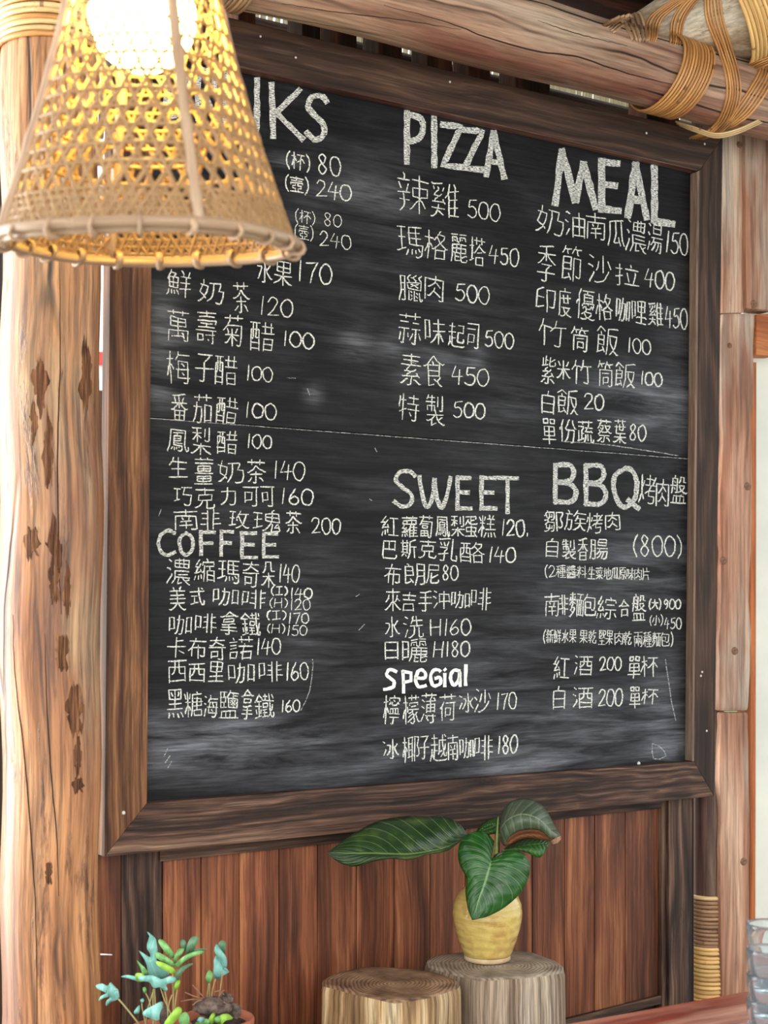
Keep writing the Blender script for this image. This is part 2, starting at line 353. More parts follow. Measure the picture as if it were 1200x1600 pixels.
M['leaf_c']=leafmat('leaf_dusty',(58,76,54),(96,110,84),(140,150,124),10,lean=.2,veinw=.8,rough=.4)
M['leaf_u']=leafmat('leaf_brown_underside',(120,70,44),(158,98,64),(176,120,84),9,rough=.5)
M['leaf_d']=leafmat('leaf_green',(22,58,18),(52,104,32),(110,150,80),10)
M['stem']=plain('stem_green',(104,134,70),.4,c2=(140,160,90),nscale=30)
M['fern_blue']=leafmat('fern_blue',(98,168,160),(150,206,196),(176,224,206),3,rough=.45,midw=0,veinw=.98)
M['fern_green']=leafmat('fern_green',(88,150,84),(140,196,120),(176,220,150),3,rough=.45,midw=0,veinw=.98)
M['fern_lime']=leafmat('fern_lime',(124,176,52),(168,210,84),(190,224,120),3,rough=.45,midw=0,veinw=.98)
M['fern_dark']=leafmat('fern_dark',(74,116,84),(108,146,110),(140,176,140),3,rough=.5,midw=0,veinw=.98)
M['fern_stem']=plain('fern_stem',(140,132,86),.6,c2=(170,160,110),nscale=20)
M['dry']=plain('dry_stem',(132,92,68),.7,c2=(176,134,104),nscale=40)
M['soil']=plain('soil',(38,28,24),.95,c2=(86,68,58),nscale=90,bump=1)
M['rhizome']=plain('rhizome',(44,32,30),.9,c2=(120,102,92),nscale=60,bump=1)
M['terracotta']=plain('terracotta',(150,80,58),.8,c2=(184,112,86),nscale=14,bump=.15)
# vase glaze
m=NT('yellow_glaze'); t=m.n('TexCoord').outputs['Object']; a=m.noise(t,16,5,.6); b=m.noise(m.mapv(t,(6,6,60)),1,5,.7)
col=m.ramp(a,[(.3,(188,160,84)),(.5,(206,180,104)),(.75,(168,122,62))]); col=m.mix(m.math('MULTIPLY',m.bw(b,.56,.7),.6),col,srgb((150,106,50)))
m.l(col,m.b.inputs['Base Color']); m.b.inputs['Roughness'].default_value=.16; m.b.inputs['Coat Weight'].default_value=.4
wz=m.n('SeparateXYZ'); m.l(t,wz.inputs[0]); rr=m.math('SINE',m.math('MULTIPLY',m.math('ADD',wz.outputs[2],m.math('MULTIPLY',a,.035)),300))
m.l(m.bump(m.math('ADD',m.math('MULTIPLY',rr,.35),m.math('MULTIPLY',b,.6)),.55,.003),m.b.inputs['Normal']); M['glaze']=m.m
M['clay']=plain('raw_clay',(204,180,142),.8,c2=(182,152,112),nscale=30)
m=NT('clear_glass'); m.b.inputs['Base Color'].default_value=(.93,.98,1,1); m.b.inputs['Transmission Weight'].default_value=1; m.b.inputs['Roughness'].default_value=.02; m.b.inputs['IOR'].default_value=1.3; df=m.n('BsdfDiffuse'); df.inputs[0].default_value=(.85,.93,1,1); tl=m.n('BsdfTranslucent'); tl.inputs[0].default_value=(.85,.93,1,1); ad=m.n('MixShader'); m.l(df.outputs[0],ad.inputs[1]); m.l(tl.outputs[0],ad.inputs[2]); mx=m.n('MixShader'); mx.inputs[0].default_value=.035; m.l(m.b.outputs[0],mx.inputs[1]); m.l(ad.outputs[0],mx.inputs[2]); m.l(mx.outputs[0],m.out.inputs[0]); M['glass']=m.m  # a little white diffuse mixed in to brighten the stacked glass
M['plaster']=plain('pale_panel',(196,198,186),.75,c2=(222,222,208),nscale=2.2,bump=.1)
M['floor']=plain('floor_concrete',(120,112,100),.8,c2=(146,138,124),nscale=5,bump=.2)
M['grass']=plain('ground_green',(96,124,70),.9,c2=(140,160,96),nscale=8)
M['red']=plain('red_paint',(196,60,50),.5); M['white']=plain('white_paint',(230,230,226),.6)
M['reed']=rattan('reed_pale',(206,196,160),(242,236,212),trans=.4,knots=False)

# ================================================================= SETTING
# floor and roof
mesh('floor',[(-4,-2,-.04),(5,-2,-.04),(5,5.6,-.04),(-4,5.6,-.04),(-4,-2,0),(5,-2,0),(5,5.6,0),(-4,5.6,0)],
     [(0,1,2,3),(4,5,6,7),(0,1,5,4),(1,2,6,5),(2,3,7,6),(3,0,4,7)],M['floor'])['kind']='structure'
ce=[WP(-1.3,3.09,-.06),WP(3.4,3.09,-.06),WP(3.4,3.09,2.3),WP(-1.3,3.09,2.3)]
v=ce+[p+Vector((0,0,.05)) for p in ce]
ceil=mesh('ceiling',v,[(0,1,2,3),(4,5,6,7),(0,1,5,4),(1,2,6,5),(2,3,7,6),(3,0,4,7)],M['roof']); ceil['kind']='structure'
for i in range(11):
    o0=-.05+i*.21
    c=[WP(-1.3,3.075,o0),WP(3.4,3.075,o0),WP(3.4,3.075,o0+.2),WP(-1.3,3.075,o0+.2)]; v=c+[p+Vector((0,0,.014)) for p in c]
    off=roff(); gg=[(SZ(p)[0]+off.x,SZ(p)[2]+off.y,p.z) for p in v]
    mesh('roof_board',v,[(0,1,2,3),(4,5,6,7),(0,1,5,4),(1,2,6,5),(2,3,7,6),(3,0,4,7)],M['roof'],ceil,g=gg)

# back wall below the board
wall=slab('wall_back',[(150,1318),(1084,1230),(1084,1660),(150,1780)],-.075,-.055,M['backing'],bevel=0); wall['kind']='structure'
def lny(x,a,b): return a[1]+(b[1]-a[1])*(x-a[0])/(b[0]-a[0])
top=lambda x: lny(x,(255,1346),(1033,1263)); bot=lambda x: lny(x,(255,1752),(1033,1556)) ; frm=lambda x: lny(x,(155,1338),(1115,1243))-14
tb=lambda x: top(x)
xs=[254,298,316,368,433,496,557,616,672,727,780,832,882,929,977,1033]
xs=[254,314,374,436,496,557,616,672,727,780,832,882,929,977,1033]
for i in range(len(xs)-1):
    a,b=xs[i]+.6,xs[i+1]-.6
    slab('plank',[(a,top(a)-4),(b,top(b)-4),(b,bot(b)+6),(a,bot(a)+6)],-.054,-.036-.002*(i%2),M['plank'],wall,'v',bevel=.0012)
slab('top_rail',[(250,frm(250)),(1040,frm(1040)),(1034,top(1034)),(250,top(250))],-.054,-.024,M['dark'],wall)
slab('bottom_rail',[(250,bot(250)),(1034,bot(1034)),(1034,bot(1034)+13),(250,bot(250)+16)],-.054,-.024,M['dark'],wall)
slab('stile',[(190,frm(190)),(253,frm(253)),(253,1800),(190,1815)],-.054,-.030,M['dark'],wall,'v')
slab('corner_board',[(152,frm(152)),(189,frm(189)),(189,1815),(152,1822)],-.054,-.026,M['plank'],wall,'v')
slab('inner_stile',[(1034,frm(1034)+6),(1045,frm(1045)+6),(1044,1640),(1034,1640)],-.054,-.022,M['dark'],wall,'v')
slab('stile',[(1045.5,frm(1045)),(1082,frm(1082)),(1080,1640),(1045,1640)],-.054,-.012,M['dark'],wall,'v')
zb=PX(600,bot(600)+14,-.03).z
c=[SZ(PX(152,1700,-.03))[0],SZ(PX(1082,1500,-.03))[0]]
V=[];Fc=[]
skirt_z=SZ(PX(640,bot(640)+15,-.03))[1]
mesh('baseboard_back',[WP(c[0],0,-.054),WP(c[1],0,-.054),WP(c[1],skirt_z-.004,-.054),WP(c[0],skirt_z-.004,-.054),WP(c[0],0,-.03),WP(c[1],0,-.03),WP(c[1],skirt_z-.004,-.03),WP(c[0],skirt_z-.004,-.03)],
     [(0,1,2,3),(4,5,6,7),(0,1,5,4),(1,2,6,5),(2,3,7,6),(3,0,4,7)],M['plank'])['kind']='structure'
# pale panel at the right
slab('wall_right',[(1176,190),(1420,190),(1420,1700),(1172,1700)],-.11,-.075,M['plaster'],None,'v',bevel=0)['kind']='structure'

# right posts
t=slab('post',[(1129,170),(1164,170),(1163,488.6),(1129,489)],-.026,-.004,M['post_right'],None,'v',bevel=.008,nx=1,nz=24,wob=.006)
tag(t,'rough tan slab post directly right of the chalkboard top, upper piece','post')
t=slab('post',[(1166,160),(1214,160),(1212,486),(1165,483)],-.055,.008,M['post_right'],None,'v',bevel=.01,nx=1,nz=24,wob=.006)
tag(t,'pale rounded slab hanging at the right edge, ending in a knotty foot','post')
t=slab('post',[(1129,489.3),(1180,488.6),(1171,1111),(1123,1112)],-.026,-.004,M['post_right'],None,'v',bevel=.01,nx=1,nz=40,wob=.010)
tag(t,'long knotty live-edge slab post right of the chalkboard frame','post')
t=slab('post',[(1125,1112.6),(1171,1112.6),(1173,1760),(1128,1760)],-.026,-.004,M['post_right'],None,'v',bevel=.01,nx=1,nz=30,wob=.008)
tag(t,'lower greying slab post behind the glasses, below a saw joint','post')
t=slab('trim_strip',[(1173,566),(1182,566),(1180,1700),(1172.5,1700)],-.07,-.018,M['trim_orange'],None,'v',bevel=.001)
tag(t,'thin orange wooden strip between slab post and pale panel','trim')
t=slab('wood_block',[(1182,491),(1216,489),(1216,556),(1182,555)],-.055,.0,M['trim_orange'],None,'h',bevel=.003)
tag(t,'small orange-brown wood block end at the right edge','block')
# knots as real little bosses
kn=plain('knot_wood',(92,62,44),.7,c2=(140,104,76),nscale=120)
for (u,v,r,o) in [(1178,475,6,.008),(1155,226,5,-.004),(1168,760,6,-.004),(1131,876,6,-.004),(1148,1017,6,-.004),(1140,540,4,-.004),(1162,1346,6,-.004)]:
    p=PX(u,v,o); rr=r*p.y/F
    V=[];Fc=[];N_=14
    for j,(q,h) in enumerate([(1.25,-.001),(1.0,.003),(.55,.0035),(.3,.001)]):
        for k in range(N_):
            a=2*PI*k/N_; V.append(p+EX*(math.cos(a)*rr*q)+Vector((0,0,math.sin(a)*rr*q*.9))+NX*h)
    for j in range(3):
        for k in range(N_): Fc.append((j*N_+k,j*N_+(k+1)%N_,(j+1)*N_+(k+1)%N_,(j+1)*N_+k))
    Fc.append(tuple(3*N_+k for k in range(N_)))
    par=[x for x in COL.objects if x.name.startswith('post')][{(1178):1,(1155):0,(1168):2,(1131):2,(1148):2,(1140):2,(1162):3}[u]]
    mesh('knot',V,Fc,kn,par,smooth=True)

# dark round column with rattan rings
cx=SZ(PX(1106,1400,-.064)); ctop=2.86
cl=[WP(cx[0],z/20*ctop,-.064) for z in range(21)]
dcol=tube('log_post',cl,.044,M['col_dark'],sides=28,rough=.04)
tag(dcol,'dark round log post behind the frame corner, bound with rattan low down','post')
def ring_pts(c,ax,r,n=26,lean=0,ph=0):
    ax=ax.normalized(); u_=ax.orthogonal().normalized() if abs(ax.z)<.9 else EX; v_=ax.cross(u_)
    return [c+u_*(r*math.cos(2*PI*k/n+ph))+v_*(r*math.sin(2*PI*k/n+ph))+ax*(lean*math.sin(2*PI*k/n+ph)) for k in range(n)]
def rings(parent,base,zs,rs,mat,r,R,name='rattan_ring'):
    for z,rr in zip(zs,rs):
        tube(name,ring_pts(Vector((base.x,base.y,z)),Vector((0,0,1)),R+rr*.6,28,random.uniform(-.0012,.0012),random.random()*6),rr,mat,parent,sides=7,closed=True)
zof=lambda v: PX(1106,v,-.018).z
b=cl[0]
t=empty('rattan_binding',(b.x,b.y,zof(1486)),'brown weathered rattan rings around the dark round post','binding')
rings(t,b,[zof(1406)],[.0062],M['rattan_pale'],0,.044)
n=12; rings(t,b,[zof(1414+i*6.2) for i in range(n)],[.0052]*n,M['rattan_brown'],0,.044)
t=empty('rattan_binding',(b.x,b.y,zof(1575)),'golden rattan rings at the foot of the dark round post','binding')
n=14; rings(t,b,[zof(1486+i*6.8) for i in range(n)],[.0058]*n,M['rattan_bright'],0,.045)

# big log post at the left
lp=at(79,900,2.85)
pts=[Vector((lp.x+.004*math.sin(z*.9),lp.y,z*2.9/40)) for z in range(41)]
lpost=tube('log_post',pts,[.098+.003*math.sin(i*.35) for i in range(41)],M['log_left'],sides=64,rough=.022,fr=1.6)
tag(lpost,'thick peeled log post at the left edge with dark bark scars','post')
t=empty('rattan_binding',(lp.x,lp.y,at(79,60,2.75).z),'tan rattan coils around the top of the thick left post','binding')
for i in range(13):
    z=at(79,56-i*9.3,2.76).z
    tube('rattan_ring',ring_pts(Vector((lp.x,lp.y,z)),Vector((0,0,1)),.103,44,random.uniform(-.002,.002),random.random()*6),.0056,M['rattan_pale'] if i%3 else M['rattan'],t,sides=7,closed=True)
# bark scars: raised flakes following the log's surface (u,v,w,h px)
bark=wood('bark_flake',[(84,52,36),(116,76,50),(152,104,70)],across=24,rings=3,fine=.7,rough=.85)
bv=None
def bvh_of(*obs):
    V=[];P=[]
    for o in obs:
        n=len(V); 
        loc=Vector((0,0,0)); q=o
        while q: loc+=q.location; q=q.parent
        V+=[v.co+loc for v in o.data.vertices]; P+=[tuple(i+n for i in p.vertices) for p in o.data.polygons]
    return BVHTree.FromPolygons(V,P)
bv=bvh_of(lpost)
for (u,v,w_,h_) in [(75,705,9,62),(62,600,13,40),(133,590,12,52),(84,868,11,60),(85,905,9,40),(97,1020,11,30),(117,1110,13,42),(121,1182,7,32),(122,1228,9,13),(52,660,6,30),(76,1365,6,18),(50,850,12,26),(105,925,7,40)]:
    n=48;V=[];Fc=[];G=[];ok=True;rg=random.random()*9
    for rr_,lift in ((1,.0003),(.86,.0012),(0,.0016)):
        for k in range(n):
            a=2*PI*k/n; ca,sa=math.cos(a),math.sin(a)
            jw=1+.8*mnoise.noise(Vector((sa*2.2,ca,rg)))+.25*mnoise.noise(Vector((sa*9,ca,rg)))
            jh=1+.55*mnoise.noise(Vector((ca*2,sa,rg+5)))+.5*mnoise.noise(Vector((ca*7,sa,rg+9)))
            D=dirpx(u+ca*w_*jw*rr_*.9, v+sa*h_*jh*rr_); hit=bv.ray_cast(CAM,D.normalized())
            if hit[0] is None: ok=False; break
            p=hit[0]+hit[1]*lift; V.append(p); G.append((p.z*2+rg,p.x*2,p.y*2))
            if rr_==0: break
        if not ok: break
    if not ok: continue
    for k in range(n):
        Fc.append((k,(k+1)%n,n+(k+1)%n,n+k)); Fc.append((n+k,n+(k+1)%n,2*n))
    mesh('bark_flake',V,Fc,bark,lpost,g=G,smooth=False)
# long drying cracks, sunk dark seams following the surface
seam=plain('seam_dark',(46,26,18),.95)
for k,path in enumerate([[(20,960),(24,1060),(38,1180),(50,1330),(56,1440),(58,1620)],[(70,990),(73,1100),(80,1210),(88,1300),(92,1400)],[(93,400),(94,560),(90,700),(92,860),(96,960)]]):
    pp=cr([Vector((a_,b_,0)) for a_,b_ in path],40); P=[]
    for i,q in enumerate(pp):
        hit=bv.ray_cast(CAM,dirpx(q.x+1.2*mnoise.noise(Vector((i*.4,k,0))),q.y).normalized())
        if hit[0]: P.append(hit[0]+hit[1]*.0002)
    if len(P)>4: tube('drying_crack',P,[.0004+.0010*math.sin(PI*i/len(P)) for i in range(len(P))],seam,lpost,sides=5)
# darker post far left
dp=at(-28,500,3.3)
t=tube('log_post',[Vector((dp.x,dp.y,z*.3)) for z in range(11)],.048,M['roof'],sides=20,rough=.03); tag(t,'narrow dark post just visible behind the left edge','post')

# ================================================================= LOGS ABOVE
c9=PX(900,82,.15); s9,z9,_=SZ(c9)
sA=SZ(PX(330,0,.15))[0]-.25; sB=SZ(PX(1230,100,.15))[0]+.25
def axis_main(s): return WP(s,z9+.006*math.sin(s*2.1),.15)
ml=tube('log_beam',[axis_main(sA+(sB-sA)*i/60) for i in range(61)],[.089+.003*math.sin(i*.3) for i in range(61)],M['log_main'],sides=48,rough=.035,fr=2)
tag(ml,'long weathered round log beam running above the chalkboard','beam')
bvm=bvh_of(ml)
for k,path in enumerate([[(600,8),(700,35),(760,58),(840,80),(900,88),(960,108),(1020,125),(1074,136)],[(440,5),(520,18),(620,30),(720,46)],[(840,32),(900,52),(980,72)]]):
    pp=cr([Vector((a_,b_,0)) for a_,b_ in path],44); P=[]
    for i,q in enumerate(pp):
        hit=bvm.ray_cast(CAM,dirpx(q.x,q.y+1.3*mnoise.noise(Vector((i*.5,k,0)))).normalized())
        if hit[0]: P.append(hit[0]+hit[1]*.0002)
    if len(P)>4: tube('drying_crack',P,[.0004+(.0016 if k==0 else .0007)*math.sin(PI*i/len(P)) for i in range(len(P))],seam,ml,sides=5)
# rafter log rising to the right, crossing above the main log
ra=PX(950,74,.03); rb_=PX(1290,-34,.36)
rl=tube('log_rafter',[ra.lerp(rb_,i/30) for i in range(-2,31)],[min(.142,.036+.0054*max(0,i)) for i in range(-2,31)],M['log_rafter'],sides=40,rough=.05,fr=3)
tag(rl,'thick pale-barked log in the top right corner, lashed to the beam','beam')
# purlin behind
pz=3.0
pl=tube('purlin',[WP(-1.2+i*.2,3.0,-.06) for i in range(22)],.075,M['roof'],sides=24,rough=.04); tag(pl,'dark reddish purlin log behind and above the round beam','beam')

bvr=bvh_of(ml,rl)
def drape(path,r,n=30,back=.0):
    pp=cr([Vector((a_,b_,0)) for a_,b_ in path],n); P=[]; last=None
    for q in pp:
        D=dirpx(q.x,q.y).normalized(); hit=bvr.ray_cast(CAM,D)
        if hit[0]: d=(hit[0]-CAM).length
        else:
            p=CAM+D*(last if last else 3.6); near=bvr.find_nearest(p); d=(p-CAM).length; p=near[0]+near[1]*r; d=(p-CAM).length
        last=d; P.append((D,d))
    ds=[x[1] for x in P]
    for _ in range(3): ds=[min(ds[i],(ds[max(i-1,0)]+ds[i]+ds[min(i+1,len(ds)-1)])/3) for i in range(len(ds))]
    return [CAM+P[i][0]*(ds[i]-r*.8) for i in range(len(P))]
def band(label,pathL,pathR,n,r,mat,extra=None):
    """n rattan strands side by side between two edge paths"""
    t=empty('rattan_lashing',(0,0,0),label,'lashing')
    t.location=PX(pathL[len(pathL)//2][0],pathL[len(pathL)//2][1],.2)
    for i in range(n):
        a=i/(n-1); path=[(l[0]*(1-a)+q[0]*a+random.uniform(-.6,.6),l[1]*(1-a)+q[1]*a) for l,q in zip(pathL,pathR)]
        P=drape(path,r); 
        P=[P[0]-NX*.06]+P+[P[-1]-NX*.07]
        tube('rattan_strand',P,r*random.uniform(.9,1.1),mat,t,sides=6)
    return t
def coil(label,axisf,s0,s1,n,R,r,mat,lean):
    t=empty('rattan_lashing',axisf((s0+s1)/2),label,'lashing')
    for i in range(n):
        s=s0+(s1-s0)*i/(n-1); c=axisf(s); ax=(axisf(s+.01)-axisf(s-.01)).normalized()
        up=Vector((0,0,1)); b_=ax.cross(up).normalized(); upv=b_.cross(ax)
        P=[c+upv*(R*math.cos(2*PI*k/36))+b_*(R*math.sin(2*PI*k/36))+ax*(lean*math.cos(2*PI*k/36)) for k in range(36)]
        tube('rattan_strand',P,r*random.uniform(.92,1.08),mat,t,sides=7,closed=True)
    return t
smx=lambda u,v: SZ(PX(u,v,.24))[0]
coil('golden rattan coil around the round beam by the chalkboard corner',axis_main,smx(1066,140),smx(1112,150),11,.096,.0036,M['rattan'],.026)
coil('greyish rattan coil around the beam beside the lampshade',axis_main,smx(345,5),smx(428,5),13,.096,.0046,M['rattan_grey'],.03)
band('broad rattan band crossing from the rafter down over the beam',[(1101,-8),(1104,30),(1122,75),(1134,115),(1136,150),(1124,185),(1108,204)],[(1124,-8),(1130,30),(1143,75),(1154,115),(1156,150),(1146,185),(1128,206)],6,.0030,M['rattan'])
band('slanting rattan band at the right edge below the rafter',[(1193,85),(1186,112),(1170,140),(1154,165),(1140,186)],[(1212,95),(1206,125),(1190,155),(1170,180),(1148,196)],6,.0030,M['rattan'])
def ax_r(t_): return ra.lerp(rb_,t_)
coil('bright golden rattan coil around the rafter log, top right corner',ax_r,.54,.74,12,.147,.0052,M['rattan_bright'],-.03)
band('thin rattan band curving down the rafter log left of the broad band',[(1080,-8),(1062,12),(1050,35),(1048,68)],[(1098,-8),(1080,12),(1068,35),(1062,70)],5,.0030,M['rattan'])
band('rattan band curving over the narrow end of the rafter log',[(1060,-4),(1030,14),(1012,34),(1011,62)],[(1084,-8),(1054,12),(1032,32),(1024,64)],5,.0030,M['rattan'])
band('grey rattan loops over the thin left end of the rafter log',[(968,26),(975,38),(983,50),(988,62)],[(1000,20),(1005,34),(1009,48),(1012,64)],5,.0044,M['rattan_grey'])
band('fine grey rattan strands at the far tip of the rafter log',[(946,40),(955,32),(962,30),(968,32)],[(960,50),(966,44),(972,40),(978,42)],5,.0030,M['rattan_grey'])
t=empty('loose_rattan',PX(1120,210,.12),'loose pale rattan strands under the beam at the top right frame corner','rattan')
for dv,du in ((0,0),(3,4),(-3,-2)):
    P=[PX(u,v+dv,o) for u,v,o in [(1058+du,193,.06),(1085,202,.12),(1118,212,.17),(1150,206,.2),(1180,193,.2),(1215,176,.18)]]
    tube('rattan_strand',cr(P,24),.0024,M['rattan_pale'],t,sides=6)

# gap over the frame: rafter ends, pale reed screen outside
zg=PX(700,100,-.1).z
for i,(a,b_) in enumerate([(372,400),(472,501),(522,558),(591,629),(668,707),(733,767),(806,860),(1010,1062)]):
    va=lny(a,(400,37),(1057,197)); vb=lny(b_,(400,37),(1057,197))
    t=slab('rafter_end',[(a,va-70),(b_,vb-70),(b_,vb+30),(a,va+30)],-.16,-.085,M['roof'],None,'v',bevel=.004)
    tag(t,['leftmost','second','third','fourth','fifth','sixth','seventh','rightmost'][i]+' dark rafter end from the left in the slot above the chalkboard frame','rafter','rafter ends above the frame')
rs=empty('reed_screen',WP(.9,2.55,-.34),'pale reed screen outside, seen through the slot above the frame','screen')
mb=MB()
s=-.2
while s<2.6:
    v_,f_,g_=tube_geo([WP(s+.05*k/3,2.55+.75*k/3,-.34+random.uniform(-.004,.004)) for k in range(4)],random.uniform(.007,.011),sides=5); mb.add(v_,f_,g_); s+=.021
tag(mb.build('reeds',M['reed'],rs,smooth=True),kind='stuff')
tube('batten',[WP(-.2,2.9,-.32),WP(2.7,2.9,-.32)],.012,M['roof'],rs,sides=8)

# ================================================================= CHALKBOARD
OF=.028
org=WP(.78,SZ(PX(640,1290,.0))[1],0)
cb=empty('chalkboard',org,'large black chalkboard menu in a dark brown mitred wooden frame','chalkboard')
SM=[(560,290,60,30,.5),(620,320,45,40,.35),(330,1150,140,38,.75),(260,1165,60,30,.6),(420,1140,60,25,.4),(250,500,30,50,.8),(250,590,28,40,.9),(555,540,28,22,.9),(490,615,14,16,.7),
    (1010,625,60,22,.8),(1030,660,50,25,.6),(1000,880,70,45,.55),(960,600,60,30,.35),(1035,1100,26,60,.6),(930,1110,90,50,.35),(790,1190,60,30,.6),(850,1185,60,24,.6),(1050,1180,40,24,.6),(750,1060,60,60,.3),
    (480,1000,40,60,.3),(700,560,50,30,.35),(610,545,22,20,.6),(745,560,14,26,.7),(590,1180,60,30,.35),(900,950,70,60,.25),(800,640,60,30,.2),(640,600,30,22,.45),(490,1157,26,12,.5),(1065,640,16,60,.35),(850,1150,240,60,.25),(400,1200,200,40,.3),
    (650,480,160,260,.10),(640,1000,420,240,.16),(1050,520,30,120,.2),(475,340,50,40,.2),(440,255,30,14,.6)]  # broad faint lower entry paints the sky's reflection among the chalk smears
lo_s,hi_s=SZ(PX(226,600,OF))[0]-.0,SZ(PX(1092,600,0))[0]+.012
seamL=lambda u: lny(u,(236,652),(830,690)) if u<830 else lny(u,(830,690),(1080,716))
def board_panel(z0f,z1f):
    nx,nz=150,90; V=[];G=[];S=[];Fc=[]
    for j in range(nz+1):
        for i in range(nx+1):
            s=lo_s-.02+(hi_s-lo_s+.03)*i/nx; z=z0f(s)+(z1f(s)-z0f(s))*j/nz
            p=WP(s,z,0); V.append(p); G.append((s,z,0))
            d=p-CAM; u=600+F*d.x/d.y; v=HZ-F*d.z/d.y
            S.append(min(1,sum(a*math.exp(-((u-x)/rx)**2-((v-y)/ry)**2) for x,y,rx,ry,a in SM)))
    for j in range(nz):
        for i in range(nx): a=j*(nx+1)+i; Fc.append((a,a+1,a+nx+2,a+nx+1))
    n=len(V); edge=[i for i in range(nx+1)]+[j*(nx+1)+nx for j in range(1,nz+1)]+[nz*(nx+1)+i for i in range(nx-1,-1,-1)]+[j*(nx+1) for j in range(nz-1,0,-1)]
    for k in edge: V.append(V[k]-NX*.012); G.append(G[k]); S.append(0)
    m_=len(edge)
    for k in range(m_): Fc.append((edge[k],n+k,n+(k+1)%m_,edge[(k+1)%m_]))
    Fc.append(tuple(n+k for k in range(m_)))
    o=mesh('board_panel',V,Fc,M['board'],cb,g=G)
    a=o.data.attributes.new('smear_sheen','FLOAT','POINT'); a.data.foreach_set('value',S)
    return o
zs_l=SZ(PX(236,652,0)); zs_r=SZ(PX(1080,716,0))
seamz=lambda s: zs_l[1]+(zs_r[1]-zs_l[1])*(s-zs_l[0])/(zs_r[0]-zs_l[0])
ztop=SZ(PX(700,170,0))[1]+.03; zbot=SZ(PX(700,1222,0))[1]-.03
ztop=max(SZ(PX(238,70,0))[1],SZ(PX(1087,262,0))[1])+.015; zbot=min(SZ(PX(229,1262,0))[1],SZ(PX(1085,1196,0))[1])-.01
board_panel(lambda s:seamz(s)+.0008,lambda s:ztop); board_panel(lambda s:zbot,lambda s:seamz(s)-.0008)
V=[WP(s_,seamz(s_)+dz,o_) for o_ in (-.0125,-.020) for s_,dz in ((lo_s,-.03),(hi_s,-.03),(hi_s,.03),(lo_s,.03))]
mesh('seam_light_block',V,[(0,1,2,3),(4,5,6,7),(0,1,5,4),(1,2,6,5),(2,3,7,6),(3,0,4,7)],M['roof'],cb)  # unseen strip added behind the panel seam to stop light showing through
OC=[(176,-17),(1129.5,214),(1116,1244),(163,1339)]; IC=[(240,72),(1092,263),(1084.5,1190),(229.6,1255)]
IC[1]=(1093,266); 
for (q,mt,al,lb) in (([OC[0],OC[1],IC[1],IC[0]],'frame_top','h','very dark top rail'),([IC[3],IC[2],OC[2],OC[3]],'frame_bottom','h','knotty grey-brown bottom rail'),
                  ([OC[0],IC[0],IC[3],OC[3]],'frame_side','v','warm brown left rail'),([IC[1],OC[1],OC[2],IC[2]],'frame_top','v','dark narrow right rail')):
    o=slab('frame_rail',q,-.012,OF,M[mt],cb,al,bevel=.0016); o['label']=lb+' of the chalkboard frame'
for u,v in [(193,1270),(1082,1188),(998,1196),(1101,225),(703,128),(1095,1056),(1097,1050),(1104,1142),(462,90),(407,57),(1010,40*5+8)]:
    p=PX(u,v,OF) if not (990<u<1084 and v>1000) and (u,v)!=(1082,1188) else PX(u,v-3,.001)
    r=(3.2 if v in(1270,1188,1196) else 1.8)*p.y/F
    V=[];Fc=[];n=10
    for q,h in ((1,0),(.9,.0014),(.4,.002)):
        for k in range(n): a=2*PI*k/n; V.append(p+EX*(r*q*math.cos(a))+Vector((0,0,r*q*math.sin(a)))+NX*h)
    for j in range(2):
        for k in range(n): Fc.append((j*n+k,j*n+(k+1)%n,(j+1)*n+(k+1)%n,(j+1)*n+k))
    Fc.append(tuple(2*n+k for k in range(n)))
    mesh('nail_head',V,Fc,M['steel'],cb,smooth=True)

M['face_strip_grey']=wood('face_wood_grey',[(84,64,52),(116,92,78),(146,122,106)],across=24,rings=5,fine=.4)
M['face_strip_pink']=wood('face_wood_pink',[(74,46,38),(106,70,58),(128,92,78)],across=24,rings=5,fine=.4)
slab('inner_face_strip',[(1089.5,268),(1093.5,266),(1085,1190),(1081,1189)],.0012,OF-.0006,M['face_strip_grey'],cb,'v',bevel=.0006)['label']='paler grey strip added on the inner side face of the right rail'  # thin strips added so the rails' inner faces differ from their fronts
slab('inner_face_strip',[(241,71.5),(1090,262.5),(1090,266.5),(241,75.5)],.0012,OF-.0006,M['face_strip_pink'],cb,'h',bevel=.0006)['label']='pinkish strip added on the underside of the top rail'
